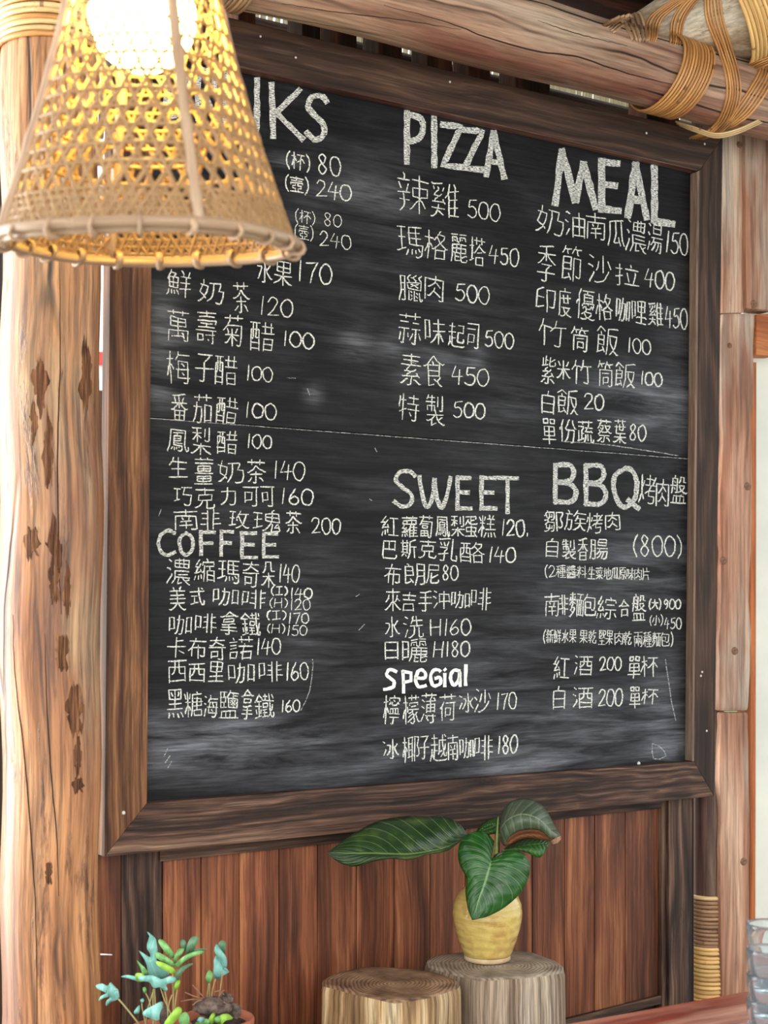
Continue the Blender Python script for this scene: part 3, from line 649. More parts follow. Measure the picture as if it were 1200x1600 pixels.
# ---- handwriting
CHARS="杯壺水果鮮奶茶萬壽菊醋梅子番茄鳳梨生薑巧克力可南非玫瑰濃縮瑪奇朵美式咖啡拿鐵卡布諾西里黑糖海鹽辣雞格麗塔臘肉蒜味起司素食特製油瓜湯季節沙拉印度優哩竹筒飯紫米白單份蔬蔡葉紅蘿蔔蛋糕巴斯乳酪朗尼來吉手沖洗日曬檸檬薄荷冰椰越烤盤鄒族自香腸種醬料菜地原片麵包綜合大小新乾堅兩酒"
GLN=[
[[12,36,8,34,5,25,0,17,0,14],[22,32,17,38,12,39],[22,48,1,48],[49,57,44,42,44,0],[63,57,27,57],[13,0,13,35,12,36,13,63],[26,26,31,29,40,38,43,40,52,40,63,27]],
[[23,37,23,25,9,25,9,13,23,12,23,0],[39,0,39,12,53,13,53,25,40,25,39,26,39,37],[62,57,1,57],[31,63,31,47],[60,31,60,37,2,37,2,31],[56,47,7,47],[63,0,0,0]],
[[3,44,19,44,20,41,18,32,13,22,4,10,0,9],[32,39,35,38,37,35,39,34],[63,10,59,9,53,14,41,28,39,34],[39,34,41,34,54,49,56,49],[31,63,31,43,32,39,31,39,30,2,29,0,26,0,22,0,19,1]],
[[63,4,55,7,46,13,39,19,37,23],[27,23,24,18,17,12,0,3],[8,50,56,50],[31,37,9,37,8,38,8,63,32,63,55,63,56,38,55,37,31,37],[31,0,31,63],[0,25,26,25,27,23,37,23,38,25,63,25]],
[[4,13,3,5,0,0],[25,14,27,14,31,4],[12,3,11,13],[40,48,40,55,37,62,35,63],[18,45,18,49,21,53,21,56,9,57],[21,4,19,12],[55,48,54,53,57,59,58,63],[27,32,4,32],[15,44,15,20],[60,34,35,34],[48,0,48,48],[63,19,33,19],[61,48,34,48],[3,43,4,42,5,20,27,21,27,44,4,45],[1,39,1,42,3,43,5,50,9,57,10,63]],
[[9,48,10,63],[19,11,17,14,14,14],[7,47,3,26,10,20,14,18],[14,14,5,3,2,1,0,1],[36,57,36,41,34,23,31,13,24,1],[27,57,53,57,53,51,50,36,63,35,63,20,59,2,56,0,46,0,44,2],[14,14,14,18,17,21,19,29,22,47,1,48]],
[[42,15,47,13,55,4],[5,4,8,6,16,15],[0,30,3,29,12,33,21,38,30,47,31,47,40,39,52,32,58,29,63,30],[43,63,43,49],[59,56,3,56],[50,24,10,24],[31,33,30,2,28,0,23,0,21,2],[17,63,17,49]],
[[55,40,8,40],[63,59,0,59],[50,2,53,0,60,1,60,22,3,22,3,0],[31,48,55,48,54,30,32,30,9,30,8,31,8,48,9,49,31,48],[31,48,31,9],[45,55,45,63],[17,55,17,63],[14,8,47,10],[50,6,49,8,47,10,45,15,42,16]],
[[39,5,37,7],[6,4,23,4,23,15,7,16,6,4],[59,38,61,44,60,45,2,45],[31,31,31,37],[53,23,52,1,51,0,47,0],[31,15,60,15],[3,60,61,60],[31,53,31,63],[0,24,63,24],[57,31,6,31],[8,52,30,52,31,53,33,52,55,52],[12,38,30,38,31,37,32,38,50,38]],
[[41,26,45,34,47,35],[6,4,9,4,13,6,27,19],[17,21,19,27,15,33,14,34],[44,10,31,19],[29,0,29,34],[20,63,20,51,16,49,14,42],[3,57,63,57],[46,52,46,63],[0,31,3,31,13,42,59,42,59,19,58,9,57,2,53,0,47,0,44,2],[8,21,25,21,27,19,31,19,33,21,50,21]],
[[1,5,23,5],[59,3,35,3],[59,15,35,15],[23,17,1,17],[1,26,5,26,8,32,8,60],[63,39,30,39],[39,39,39,63],[55,63,55,39],[24,60,0,60],[16,60,15,30,16,29,23,29],[31,53,61,53],[35,0,35,28,59,27,59,3],[1,0,1,45,2,46,22,46,23,45,23,1]],
[[9,33,6,31,3,22,0,16,0,14],[48,33,41,37,39,37],[40,21,46,17],[62,55,31,56],[57,10,56,4,54,0,47,0,44,2],[18,26,18,29,14,35,10,37],[30,27,31,43,58,43,57,10],[63,27,24,27],[17,48,1,48],[33,63,32,56,25,46,25,45],[63,10,28,10,29,27],[10,0,10,31,9,33,10,63]],
[[63,32,0,32],[51,63,49,57,33,47,32,45,32,6,31,2,28,0,22,0,19,0,15,2],[58,63,7,63]],
[[48,55,44,48,44,42],[51,11,11,11],[31,22,31,0],[30,60,30,30],[11,0,51,0],[3,42,59,42],[54,62,50,63,31,60,7,59],[51,22,11,22],[63,26,58,25,53,26,38,37,37,42],[53,26,51,22,51,0],[25,42,24,37,10,28,9,26,4,24,0,25],[17,42,17,48,14,53,15,59],[9,26,11,22,11,0]],
[[60,5,39,5],[45,63,45,49],[0,1,5,8,8,15,11,31,12,45],[18,63,18,49],[1,56,63,56],[60,2,60,38,39,39,39,1],[0,36,28,35,27,16,25,2,22,0,16,0,14,2]],
[[46,25,17,25],[37,10,35,13],[14,11,11,5],[29,54,28,47],[29,6,28,12],[22,4,21,11],[41,39,17,39],[1,0,0,3,4,13,7,32,7,63,52,63,53,23,55,11,57,4,59,2,62,3,63,11,62,16],[17,32,41,32,41,46,28,47,18,47,17,46,17,18,46,18,46,7,44,2,41,1,35,2],[14,55,28,55,29,54,30,55,46,55]],
[[0,34,4,34,17,48],[46,32,50,30,57,31,59,32,59,63],[43,40,43,60],[38,19,40,15,50,7,59,3,63,2],[31,50,18,50],[30,39,23,44,18,45],[27,20,26,16,15,7,4,1,0,2],[18,50,18,62],[32,0,32,26],[2,62,6,61,30,63],[63,20,38,20,38,19,3,20],[3,50,15,50,17,49,18,47,18,30]],
[[10,49,59,48],[8,25,56,25],[32,63,32,0],[0,0,63,0],[13,62,10,50,8,48,1,37]],
[[44,63,44,59],[19,63,19,59],[62,50,1,50],[63,0,0,0],[62,26,1,26],[1,59,63,59],[54,38,9,38],[31,43,31,32],[31,7,31,18],[55,13,8,13],[31,43,32,44,52,44,54,43,54,33,53,32,31,32,10,32,9,33,9,43,10,44,30,44,31,43],[31,18,32,19,54,19,55,18,55,7,54,7,31,7,9,7,8,8,8,18,9,19,31,19,31,18]],
[[36,3,39,1,43,0,50,0,55,2,58,8,61,26,61,35,34,36,39,63],[11,17,11,57],[0,57,22,57],[28,63,63,63],[0,14,23,19]],
[[63,9,62,3,59,0,42,0,40,2,40,5,40,24],[0,1,4,0,15,5,21,13,23,19,23,24],[61,56,3,56],[32,63,32,42],[23,24,53,25,53,42,41,42,11,42,11,25,23,24]],
[[0,1,4,1,9,4,18,13,24,22,29,37,30,63],[38,3,43,0,53,0,57,2,61,15,63,47,4,47]],
[[35,2,39,0,48,0,52,0,54,3,54,63],[63,63,0,63],[8,14,8,45,34,45,34,20,8,20]],
[[39,27,42,37],[20,38,23,32,24,32],[46,1,47,0,52,0,57,1,59,3,59,43,4,43,4,1],[31,43,31,63],[63,56,0,56],[14,14,49,14],[31,26,31,2],[47,26,16,26]],
[[22,52,2,52],[40,35,60,35],[63,18,40,18],[62,52,40,52],[3,35,22,35],[0,18,22,18],[40,63,40,0],[22,63,22,0]],
[[42,14,54,3,59,0,63,1],[42,14,42,17],[42,14,30,4,22,0],[25,28,26,35,28,39,31,40],[31,40,33,39,37,25,40,20,42,17],[54,49,54,43,49,27,45,19,42,17],[18,35,2,35],[11,55,11,12],[1,56,20,56],[33,49,61,49],[31,40,32,48,34,50,36,63],[22,14,11,12,9,11,2,9,0,9]],
[[50,11,53,22,56,23],[50,11,59,12],[41,54,42,61],[46,63,42,61],[16,35,0,35],[8,56,8,11],[0,56,17,56],[58,41,26,41],[41,29,43,54],[41,29,27,29,26,29,26,53,43,54,58,53,58,29,41,29],[39,22,43,21,43,3,44,0,58,0,62,1,63,4,61,7,61,11,59,12,58,18,57,18],[40,29,39,22,32,10,26,3,21,0,21,1],[19,13,8,11,8,10,0,8]],
[[31,1,42,3],[31,1,31,17],[4,61,11,56],[0,40,7,37,8,34],[58,25,29,25],[61,12,52,7],[10,24,10,20,1,3,2,1],[34,41,34,63],[47,41,47,63],[22,50,60,50],[21,17,63,17],[47,41,22,41,22,58,35,59,60,59,60,41,59,40,47,41],[62,33,21,33,20,12,14,0],[43,17,45,12,49,8,52,7,55,3,61,0,63,0]],
[[13,41,12,38,6,29,5,25],[42,17,62,17],[12,16,13,4],[19,35,20,27],[51,42,50,31],[4,41,5,45,8,51,13,62],[62,3,42,3],[20,17,23,7],[25,23,27,26,30,28],[42,63,44,62,45,56],[4,15,1,2],[20,27,4,24,0,25],[23,24,25,23],[40,43,63,43],[63,49,62,56,27,56,27,48],[42,0,42,30,50,31,62,30,62,0],[20,27,24,24],[34,47,35,45,32,36,30,29,31,27,31,0],[19,51,15,42,4,41]],
[[37,18,36,17,37,7],[23,4,26,10,27,17],[56,13,52,20],[47,10,45,17],[60,39,30,39],[21,62,2,62],[47,63,47,27],[3,40,21,40],[59,51,30,51],[12,62,12,18],[62,63,30,63,30,27,63,26,61,3,59,1,56,0,52,0,49,2],[21,20,13,18,3,14,0,14]],
[[32,63,31,56],[57,40,56,40,29,50],[2,40,7,40,16,42,21,44,29,50],[29,50,29,56],[52,33,52,3,52,1,39,0,36,2],[8,8,33,9,33,23,8,23,8,4],[63,34,0,34],[4,56,59,56]],
[[59,39,48,39,45,41,44,63,19,63,19,52,15,45,7,37,3,38],[29,26,20,16,15,11,5,5,0,6],[63,6,59,5,50,10,41,18,35,26],[32,0,32,36],[4,27,28,27,29,26,35,26,36,27,59,27]],
[[20,52,20,57,16,63],[29,19,27,13,20,6,5,0,0,2],[47,62,44,58,43,53],[63,2,59,0,45,6,37,13,35,19],[31,19,31,30],[55,41,9,41],[32,52,32,30],[5,19,60,19],[58,52,6,52],[3,30,61,30]],
[[16,6,16,33],[50,63,57,58],[0,50,62,50],[3,33,30,33],[39,63,40,37,45,13,49,5,52,1,55,0,59,0,62,2,63,9,63,12,61,16],[35,12,33,9,18,7,14,5,3,2,1,3]],
[[49,8,63,8],[27,2,29,0,33,0,37,4,39,19,40,48,21,48],[0,11,0,58,13,58,13,18,0,18],[16,0,16,1,19,4,22,11,26,23,27,37,28,63],[48,2,49,55,63,55,63,3]],
[[63,19,49,19],[24,35,35,35],[21,18,35,18],[62,51,49,51],[23,51,35,51],[49,35,62,35],[0,20,14,20,14,56,0,56,0,12],[49,63,49,0],[35,63,35,0]],
[[17,53,18,51,46,51,47,53],[42,43,50,43,51,35,50,35,21,35,13,35,13,43,42,43],[60,11,3,11],[57,19,7,19],[19,1,22,0,31,0,32,3,32,27],[8,28,10,26,32,27,48,29,55,28],[63,51,59,50,51,53,47,53,46,55,35,61,34,63],[34,63,30,62,18,55,17,53,5,49,0,50]],
[[57,61,61,53],[60,34,57,20,55,18,53,17],[11,59,14,58,19,53,21,51,22,48],[11,59,12,63],[3,21,5,11],[19,23,19,21,17,12],[45,2,50,7,53,8],[43,31,42,38,27,38,27,34,28,28,42,28,43,31],[18,44,6,44,3,47],[12,4,11,44],[43,56,28,56],[34,4,34,20],[35,63,35,46],[2,31,19,31],[25,46,62,46],[42,13,28,13],[11,59,9,58,3,47,1,47,0,43],[20,6,2,1],[45,2,43,4,25,2],[42,21,27,21],[49,63,50,32,52,18,53,17,53,8,56,1,59,0,61,1,63,7,62,12]],
[[58,13,38,22],[30,53,55,53],[63,36,0,36],[30,0,30,63]],
[[26,63,24,52],[36,43,36,0],[1,52,63,52],[0,24,9,31,13,33,58,33,58,8,54,7,48,7,45,9],[21,52,20,47,15,39,13,34,13,7]],
[[60,3,36,3],[19,41,3,41],[21,51,0,51],[42,44,41,37],[39,36,35,21],[19,31,3,31],[9,63,12,57],[35,63,35,49],[54,63,54,49],[27,56,63,56],[2,4,20,5,20,21,3,21,2,1],[35,21,36,0],[26,37,63,37],[30,18,31,20,34,21,59,21,60,0]],
[[4,4,59,4],[40,63,40,26,45,24,59,24],[0,63,63,63],[59,0,59,46,4,46,4,0],[23,63,23,42,21,34,17,27,11,22]],
[[5,17,59,17],[56,47,7,47],[32,63,32,0],[32,31,7,32,7,63,56,63,56,62,56,32,32,32],[0,0,63,0]],
[[17,56,21,49,22,48],[43,0,41,1,40,7,38,8],[44,57,44,54,41,48],[21,8,22,8,23,7,23,0],[2,0,7,7,7,10],[62,0,57,8,53,10],[57,30,7,30],[63,18,0,18],[31,63,55,63,55,62,55,42,54,41,31,41,8,42,8,63,31,63],[31,63,31,18]],
[[10,28,6,26,0,13,0,8],[44,63,46,56],[0,59,2,57,4,46],[34,2,59,2],[16,47,20,58],[11,0,11,28],[10,28,11,63],[34,2,34,16,59,16,59,2],[32,36,63,36],[35,45,59,45,59,26,35,26],[46,49,46,16],[10,28,15,26,18,21,18,18],[1,38,19,38],[62,55,27,55,27,23,25,12,21,2]],
[[37,21,43,16,43,10],[18,42,24,53,27,53],[12,56,4,60],[39,42,39,37],[44,27,44,32,39,37],[3,3,10,21],[8,35,0,39],[28,63,27,53],[55,10,55,4,52,0,43,0,40,2],[27,53,61,53],[25,27,27,42,57,42,56,10],[63,27,17,27],[24,27,23,10,61,10]],
[[39,0,39,17],[39,34,37,36],[39,30,46,35],[24,0,24,17],[46,35,39,40],[47,35,51,41,53,42],[47,35,52,31],[15,38,15,26],[54,36,56,35,59,35],[46,52,59,52],[15,49,15,61],[45,30,48,28,48,25],[44,45,44,42,46,41],[46,58,46,46],[3,49,23,49,22,38,3,38],[55,0,55,17,9,17,8,0],[24,61,3,61,3,26,25,26],[0,0,63,0],[36,59,46,58,63,58],[32,45,32,25,59,25,59,26,59,45,47,46,32,45],[37,63,36,59,35,58,30,49,30,47,32,45]],
[[11,63,14,60,14,53],[21,47,17,33],[4,48,8,40],[45,22,46,21,46,0],[31,55,63,55],[24,53,1,53],[23,20,2,20],[47,24,46,63],[12,33,12,13,10,7,4,0],[59,10,52,20,46,24],[25,33,0,33],[26,4,30,6,41,19,45,21,50,27,62,27,61,42,32,42,32,27,43,27,46,25]],
[[0,1,3,0,6,1,11,5,14,10,15,10],[26,34,27,29],[5,54,6,49],[32,38,34,41,37,43],[15,37,14,33,10,31,9,27],[52,62,55,54,54,53,54,49],[15,10,19,9,28,2],[15,10,15,16],[28,63,8,59,4,59,2,61],[17,16,17,22],[16,55,17,53,16,48,13,47,8,41,7,38],[30,26,30,28,27,29],[27,50,30,56],[61,34,39,34],[63,4,39,4],[53,4,53,49],[61,19,39,19],[39,49,62,49],[3,16,30,16],[24,43,19,38,16,37,7,38],[4,26,27,29],[42,63,37,43,39,41,39,0]],
[[43,36,32,49],[43,36,36,29,30,27,30,25],[11,37,16,35,21,28],[63,26,58,25],[31,3,55,3],[55,21,31,21],[21,24,24,23,30,25],[11,35,7,33,5,24,0,16,0,13],[44,36,52,46,54,54,36,55],[44,36,47,32,58,26,58,25],[1,46,21,46,25,43,30,48,32,49],[30,25,31,21,31,0],[12,0,12,34,11,35,12,62],[55,3,55,21,58,25],[41,63,38,62,36,55,34,54,32,49]],
[[36,63,62,63],[32,12,16,12],[59,47,59,54,58,56,39,56,38,55,38,46],[47,50,45,50],[5,46,5,55,6,56,24,56,26,54,26,46,27,45,31,45,32,40],[16,47,13,50],[33,3,15,1],[2,63,27,63],[40,11,45,11,58,15,62,14],[41,39,41,22],[16,21,15,1],[5,31,59,31,59,22,58,21,41,22],[40,21,40,3,41,1,44,0,60,0,63,2,63,6],[23,22,23,39],[5,21,40,21],[62,39,41,39,34,39,33,40,23,39,6,39,5,38,4,13,0,0]],
[[55,0,54,18,27,18,27,0],[55,0,27,0],[50,29,32,29],[63,31,59,31,55,33,40,44],[50,63,50,48],[31,63,31,48],[20,56,61,56],[10,14,9,63],[1,45,16,45],[44,47,22,31,20,30,15,30],[18,16,10,14,8,12,2,9,0,10]],
[[32,34,39,37,39,38],[26,24,26,3,33,4,35,7],[34,56,38,56],[33,41,37,40,39,38],[16,43,4,43],[38,56,39,58,44,63],[38,56,44,50],[62,9,63,5,62,3,59,3,58,5,56,13,55,24],[59,49,53,54,52,57,58,62,60,63],[47,22,50,20,50,19],[35,20,32,22],[41,24,41,3],[44,38,44,40,51,42],[44,38,39,38],[44,38,44,37,50,34],[32,14,35,13,35,11],[16,26,4,26],[30,46,30,50,25,54,25,57,29,62,32,63],[50,5,41,3],[50,12,46,14],[44,50,47,50],[44,50,44,46],[9,3,13,2,16,4,16,59,4,59,4,22,0,3,1,0],[59,49,58,30,25,30,24,31,24,45,58,46]],
[[32,53,33,63],[10,32,13,32,19,35,29,44],[51,11,37,20,30,23],[51,34,35,43,29,44],[31,31,30,23],[30,23,28,22,21,15,16,12,12,10,7,11],[30,52,29,44],[46,2,51,0,62,1,63,52,0,52,0,0]],
[[58,43,37,43],[4,43,24,43],[15,30,14,1,8,0,6,2],[32,7,36,15,37,21],[58,21,63,9],[0,7,5,21,4,22],[27,13,24,21],[47,30,47,3,47,0,43,0,39,2],[18,52,18,63],[44,63,44,51],[26,30,0,30],[61,57,1,57],[62,30,34,30]],
[[63,33,46,33,43,30],[43,28,48,25,51,19,59,9],[43,31,41,33,24,33],[0,18,15,18,15,56,0,56,0,12],[60,51,27,51],[43,28,37,24,29,13,21,6,19,6],[43,0,43,63]],
[[15,7,11,8,6,14,4,15],[15,7,16,4,24,1,58,1,63,4],[35,60,56,60,56,39],[27,24,15,24],[25,55,3,55],[15,7,15,40],[15,41,15,63],[0,0,2,7,3,13,4,15,4,29],[0,40,28,40],[56,39,36,39,36,15,37,13,41,11,57,12,59,13,60,18,59,23]],
[[47,2,50,0,53,0,59,0,62,2,63,63,0,63],[0,49,46,49],[6,8,6,35,40,34,40,14,6,14]],
[[42,10,46,10,59,2,63,2],[17,29,19,32,25,36,27,39],[28,27,27,25,18,21,17,18],[32,17,32,1,28,0,23,0],[45,24,50,23,51,19],[20,11,16,10,6,3,2,1,0,2],[59,58,4,58],[55,49,7,49],[31,40,31,63],[0,40,63,40],[59,15,53,19,33,17,17,17,15,18,4,16,2,18],[45,32,38,29,29,27,17,29,10,28]],
[[48,33,13,33],[14,47,9,46,4,43,0,44],[13,21,48,22],[55,0,53,0,45,5,43,9],[28,14,30,15,38,10,43,9],[51,18,48,22],[51,18,50,16,44,12,43,9],[28,52,31,49,31,45],[48,44,14,45],[49,48,48,44,48,22],[30,4,13,1,13,45,14,49,22,55,29,62,32,63,42,53,48,49,49,48,58,44,63,46]],
[[38,11,32,19],[13,26,21,27],[0,21,12,24],[41,2,45,0,51,0,54,2,54,41],[20,48,3,48],[59,55,30,55],[45,63,45,41],[63,41,26,41],[27,26,63,26],[13,0,13,63],[3,57,3,48,0,38,0,34]],
[[44,39,44,59],[34,4,17,0],[17,0,17,12],[48,31,49,30,56,30,57,31,57,62],[32,28,29,29],[4,55,6,57,7,58],[7,58,8,63],[31,31,27,31],[59,16,56,16,46,10,45,8],[31,58,7,58],[33,49,2,49],[19,63,19,30],[3,22,61,22],[6,32,6,41,32,41,31,31,32,31,32,28,33,22],[35,22,37,16,42,9,44,9,46,6,58,0,60,0,63,1],[27,21,26,17,19,14,17,12,5,8,0,10]],
[[0,41,10,37],[2,61,4,62,14,57],[3,3,12,19,12,20],[25,5,63,5],[63,26,25,26],[44,5,44,63],[63,1,63,48,25,48,25,0]],
[[43,10,27,7,23,7,27,19,29,31,30,59],[63,3,57,15,53,26,50,46,50,62],[0,0,0,3,4,11,8,27,9,57,10,58,30,59,50,62,51,63,56,62],[47,3,45,9,43,10,39,22]],
[[0,43,8,38],[29,33,26,24],[2,63,4,63,12,58],[10,24,10,20,2,3],[56,53,25,53],[35,23,34,19,31,13,22,4,20,4],[36,1,41,7,45,13,48,23],[63,33,18,33],[25,53,26,63,55,63,56,62,56,52,55,42,25,42,25,53],[14,16,17,16,25,24,60,23,60,16,57,3,55,0,49,0]],
[[37,47,38,43,49,36,59,31,63,31],[24,47,23,44,17,39,6,32,0,31],[41,28,39,25,32,22,31,20,30,2,25,0,19,0,16,1],[0,15,60,15],[30,36,30,60],[6,59,30,60,49,63,54,62],[61,48,0,48],[47,29,13,29]],
[[32,49,38,57,41,58],[21,14,24,10,25,7],[28,31,5,31],[55,48,52,48,49,53,49,57],[18,49,16,52,16,57],[41,58,42,63],[29,2,28,6,25,7],[47,10,50,8,57,8,59,10,60,41,39,41,39,0],[5,21,28,21,28,42,5,42,5,4,10,4,25,7],[8,58,15,57,28,57],[63,57,48,57,41,58],[9,63,8,58,7,57,2,49,0,49]],
[[21,30,24,37,28,51],[10,36,10,37,8,39,1,42,0,42],[5,63,15,58],[41,24,41,63],[18,1,23,0,28,2,38,6,45,11,51,18,55,24,57,29],[4,0,4,4,13,19,14,22,14,24],[63,36,55,52]],
[[26,49,61,49],[41,63,43,57],[0,25,9,26],[18,29,9,28],[36,13,31,38],[54,41,55,38,48,3],[17,48,0,48],[63,3,23,3],[9,63,9,3,8,0,3,0]],
[[24,16,8,12,0,12],[23,38,0,38],[36,0,36,60,63,60,62,14,61,13,57,12,52,12,47,14],[0,12,0,56,2,58,20,63,24,63]],
[[33,7,41,7],[33,7,32,9,23,16,22,21],[33,7,31,4,19,1,12,0,9,2],[35,56,33,63],[53,20,52,16,42,9,41,7],[63,1,60,0,51,2,43,4,41,7],[25,49,26,30,48,30,49,49],[13,42,62,42],[0,1,3,10,5,25,6,56,62,56],[57,21,54,20,14,21]],
[[26,39,54,39],[8,42,4,40,0,34,0,31],[29,13,36,5],[38,53,39,59],[63,2,59,0,55,0,45,3,43,5],[26,46,54,46],[39,32,40,30,41,29],[26,27,21,22],[58,22,57,24],[33,16,34,21],[31,27,32,24,34,21],[48,25,49,24,47,22,34,21],[57,24,51,28],[59,59,20,59],[13,63,13,60,9,51,8,44,9,41,9,0],[18,28,18,32,19,33,36,33,39,32,40,33,54,34,59,33,60,32,60,28,57,24],[26,34,26,51,27,52,36,52,38,53,40,52,54,51,54,34],[43,5,36,5,35,3,22,0,16,1],[43,5,45,8,50,11,50,15,34,15,32,16,29,15,29,13,25,13,20,10,18,10]],
[[63,14,62,14,60,17,24,17,21,14],[58,48,25,48],[0,19,14,19,14,60,0,60,0,12],[42,0,42,63],[42,32,58,32,58,63,42,63,25,63,25,32,42,32],[20,0,62,0]],
[[14,47,14,0],[51,47,51,3,49,0,43,0,38,2],[33,44,28,48,7,48],[63,48,37,48],[0,36,6,47,7,48,11,63],[40,63,37,48,35,47,29,35]],
[[18,33,48,33],[53,48,50,49,48,55],[18,48,16,55],[8,0,8,42,59,42,58,2,54,0,49,0,45,2],[22,9,45,10,45,22,44,23,22,23,22,5],[9,56,16,55,30,56],[39,56,47,55,63,56],[40,63,39,56,37,55,32,48,32,42],[0,46,3,48,8,55,9,56,10,63]],
[[38,44,41,29,45,20,48,16],[3,33,21,33],[12,63,24,53],[12,63,10,63,0,52],[37,1,40,4,46,11,48,12],[3,5,8,5,19,10],[3,5,1,3],[63,2,60,1,48,12],[13,44,11,51],[48,16,48,12],[48,16,51,18,54,25,57,35,58,43,33,44],[61,62,57,63,33,59,32,22,27,0],[3,5,3,43,21,43,21,22,3,22],[22,5,17,16]],
[[62,2,60,2,47,11,42,11],[46,26,50,24,52,20],[19,11,16,10,4,2,1,2],[5,57,5,40],[30,38,20,33,18,29],[20,2,23,0,32,1,32,17],[29,55,18,55],[21,17,21,21],[61,57,58,58,44,53,38,53],[62,50,63,46,60,42,43,41,40,42,38,47,38,63],[18,42,18,63],[17,17,19,21,28,25,29,28],[30,44,0,40],[7,29,11,28,17,29,19,29,28,29,32,28,37,29,45,34,46,34],[58,17,54,20,33,17,14,17,7,16,5,17]],
[[7,59,8,59,10,56,15,46,17,45],[28,33,21,22,11,10,4,5,0,5],[63,6,59,5,52,11,41,23,34,33],[54,59,46,44,44,44],[31,0,31,63],[3,34,27,34,28,33,34,33,35,34,59,34]],
[[0,5,63,5],[26,51,29,63],[0,28,63,28],[0,0,0,50,25,51,63,50,63,0]],
[[26,57,26,62,25,63,6,63,6,62,6,58,6,52,25,52,26,57],[56,63,58,62,57,52,39,52,38,52,38,63,56,63],[0,11,63,11],[8,32,56,32],[31,0,31,43],[31,43,8,44,8,22,32,21,56,21,56,44,31,43]],
[[0,34,3,40,8,42],[63,37,61,38,55,46,52,52,49,61],[37,63,33,61,29,48,22,38],[21,1,28,7,31,13,34,21,36,33],[42,0,50,0,52,3,54,18,55,33,26,34,22,38],[9,0,9,41,8,42,10,50,15,62]],
[[32,29,34,34,38,38,39,42],[5,5,4,32],[55,34,56,30],[54,21,54,4,54,1,60,0,63,2,63,7,62,9],[43,2,43,21],[23,0,27,1,31,8,32,12,32,21],[15,25,23,25],[19,53,19,63],[2,58,60,58],[15,8,15,35,20,41,21,45,3,45],[28,42,61,42],[25,12,22,9,15,8,13,7,5,5,4,4,0,4],[45,43,43,48,44,50,43,63],[60,28,56,30,38,29,28,30]],
[[1,3,4,2,11,6,16,11,19,12],[57,3,46,11,40,11],[12,30,17,31],[12,30,7,34,5,34],[19,36,12,40],[19,36,17,31],[30,18,30,1,23,0,19,2],[54,18,7,18,4,23],[42,63,42,54],[12,46,12,50,17,53,17,63],[0,58,60,58],[36,46,54,46,55,45,52,40,41,28,20,28,17,31],[0,22,8,25,11,28,12,30],[34,49,34,46,36,46,38,40,44,34,46,32,47,30,58,24,63,25],[19,36,21,36,25,41,26,46,11,46,0,38]],
[[37,15,39,11,50,4,59,1,63,2],[0,2,4,1,12,4,26,11,27,15],[20,54,20,63],[32,26,32,0],[58,26,14,26,13,27,13,49],[4,44,60,44],[61,59,4,59],[30,50,30,35,48,34,49,35,49,49,45,51,44,53,44,63],[3,16,26,16,27,15,61,16]],
[[13,15,14,14,16,3],[24,19,23,16,25,9],[2,0,1,1,5,13],[6,25,6,30,13,37,14,42],[46,3,46,57],[6,43,7,44,6,44,6,43],[29,3,63,3],[32,57,62,57],[16,63,5,46,5,42],[25,24,22,35],[24,27,9,25,5,25,2,24],[23,51,16,42,0,42]],
[[22,20,20,23,18,23],[22,20,22,18],[40,50,40,40],[24,16,22,18],[22,50,22,40],[12,9,13,2],[4,27,5,31,9,35,9,39],[3,9,1,1],[13,27,12,24,8,20,7,17],[24,4,21,11,18,12],[60,20,33,20],[63,3,33,3],[60,12,33,12],[63,58,0,58],[61,29,34,29],[18,56,18,63],[44,63,44,56],[48,39,47,35,49,29,49,3],[22,40,4,40,5,50,41,50,58,50,58,40,57,39,22,40],[22,20,23,22,27,22,28,24,32,25],[18,29,14,27,1,27],[22,18,12,17,6,17,0,16],[33,0,33,24,32,25,36,35,36,39]],
[[3,37,6,40,8,41],[44,40,8,40,8,41],[38,34,40,32,40,27,39,26,14,26,12,27,12,33,13,34,38,34],[43,12,9,12],[25,19,25,5],[44,63,44,54],[63,58,0,58],[9,4,43,5],[8,41,8,44,11,47,12,50,18,54,18,63],[11,47,58,46,58,15,55,2,52,0,47,0,45,1,44,4,43,5,42,19,9,19,9,4]],
[[45,16,45,11,50,7,50,5],[48,52,29,52],[50,5,55,3,59,0],[3,63,56,63,56,59,54,55],[30,29,6,28,7,16,30,16,53,16,53,28,30,29],[29,63,29,41],[30,33,30,3],[63,43,59,40,31,40,21,43,12,50],[50,5,49,3,0,2],[13,56,12,50,0,37]],
[[20,23,21,24,15,30,11,31],[50,1,49,9,47,13],[58,13,63,1],[55,63,52,51],[28,12,23,0],[11,29,7,27,5,22,0,13,0,10],[37,12,39,1],[12,63,12,38],[21,59,18,46],[5,47,1,59],[44,51,44,22],[59,37,30,37],[62,22,27,22],[61,51,28,51],[12,0,11,38],[33,63,35,63,37,58,36,51],[1,38,21,38]],
[[28,34,28,63],[56,34,0,34],[56,30,56,63,0,63,0,11,1,5,4,1,10,0,53,0,58,1,62,5,63,10,62,14]],
[[55,0,55,38],[13,12,9,10,5,4],[25,6,21,11],[26,31,7,31],[26,42,7,42],[63,63,59,63,39,56,38,19,36,9,31,0],[31,18,0,18],[1,54,31,54],[26,63,26,18],[7,63,7,18],[63,39,39,39]],
[[27,44,32,55],[8,44,5,51],[43,61,44,5,47,2,61,2,63,8,63,14,62,17],[0,61,2,59,7,59,31,63,36,62],[20,44,18,45,16,53],[6,2,9,0,17,1,17,24,18,26,26,32,28,37,4,38],[0,17,33,20]],
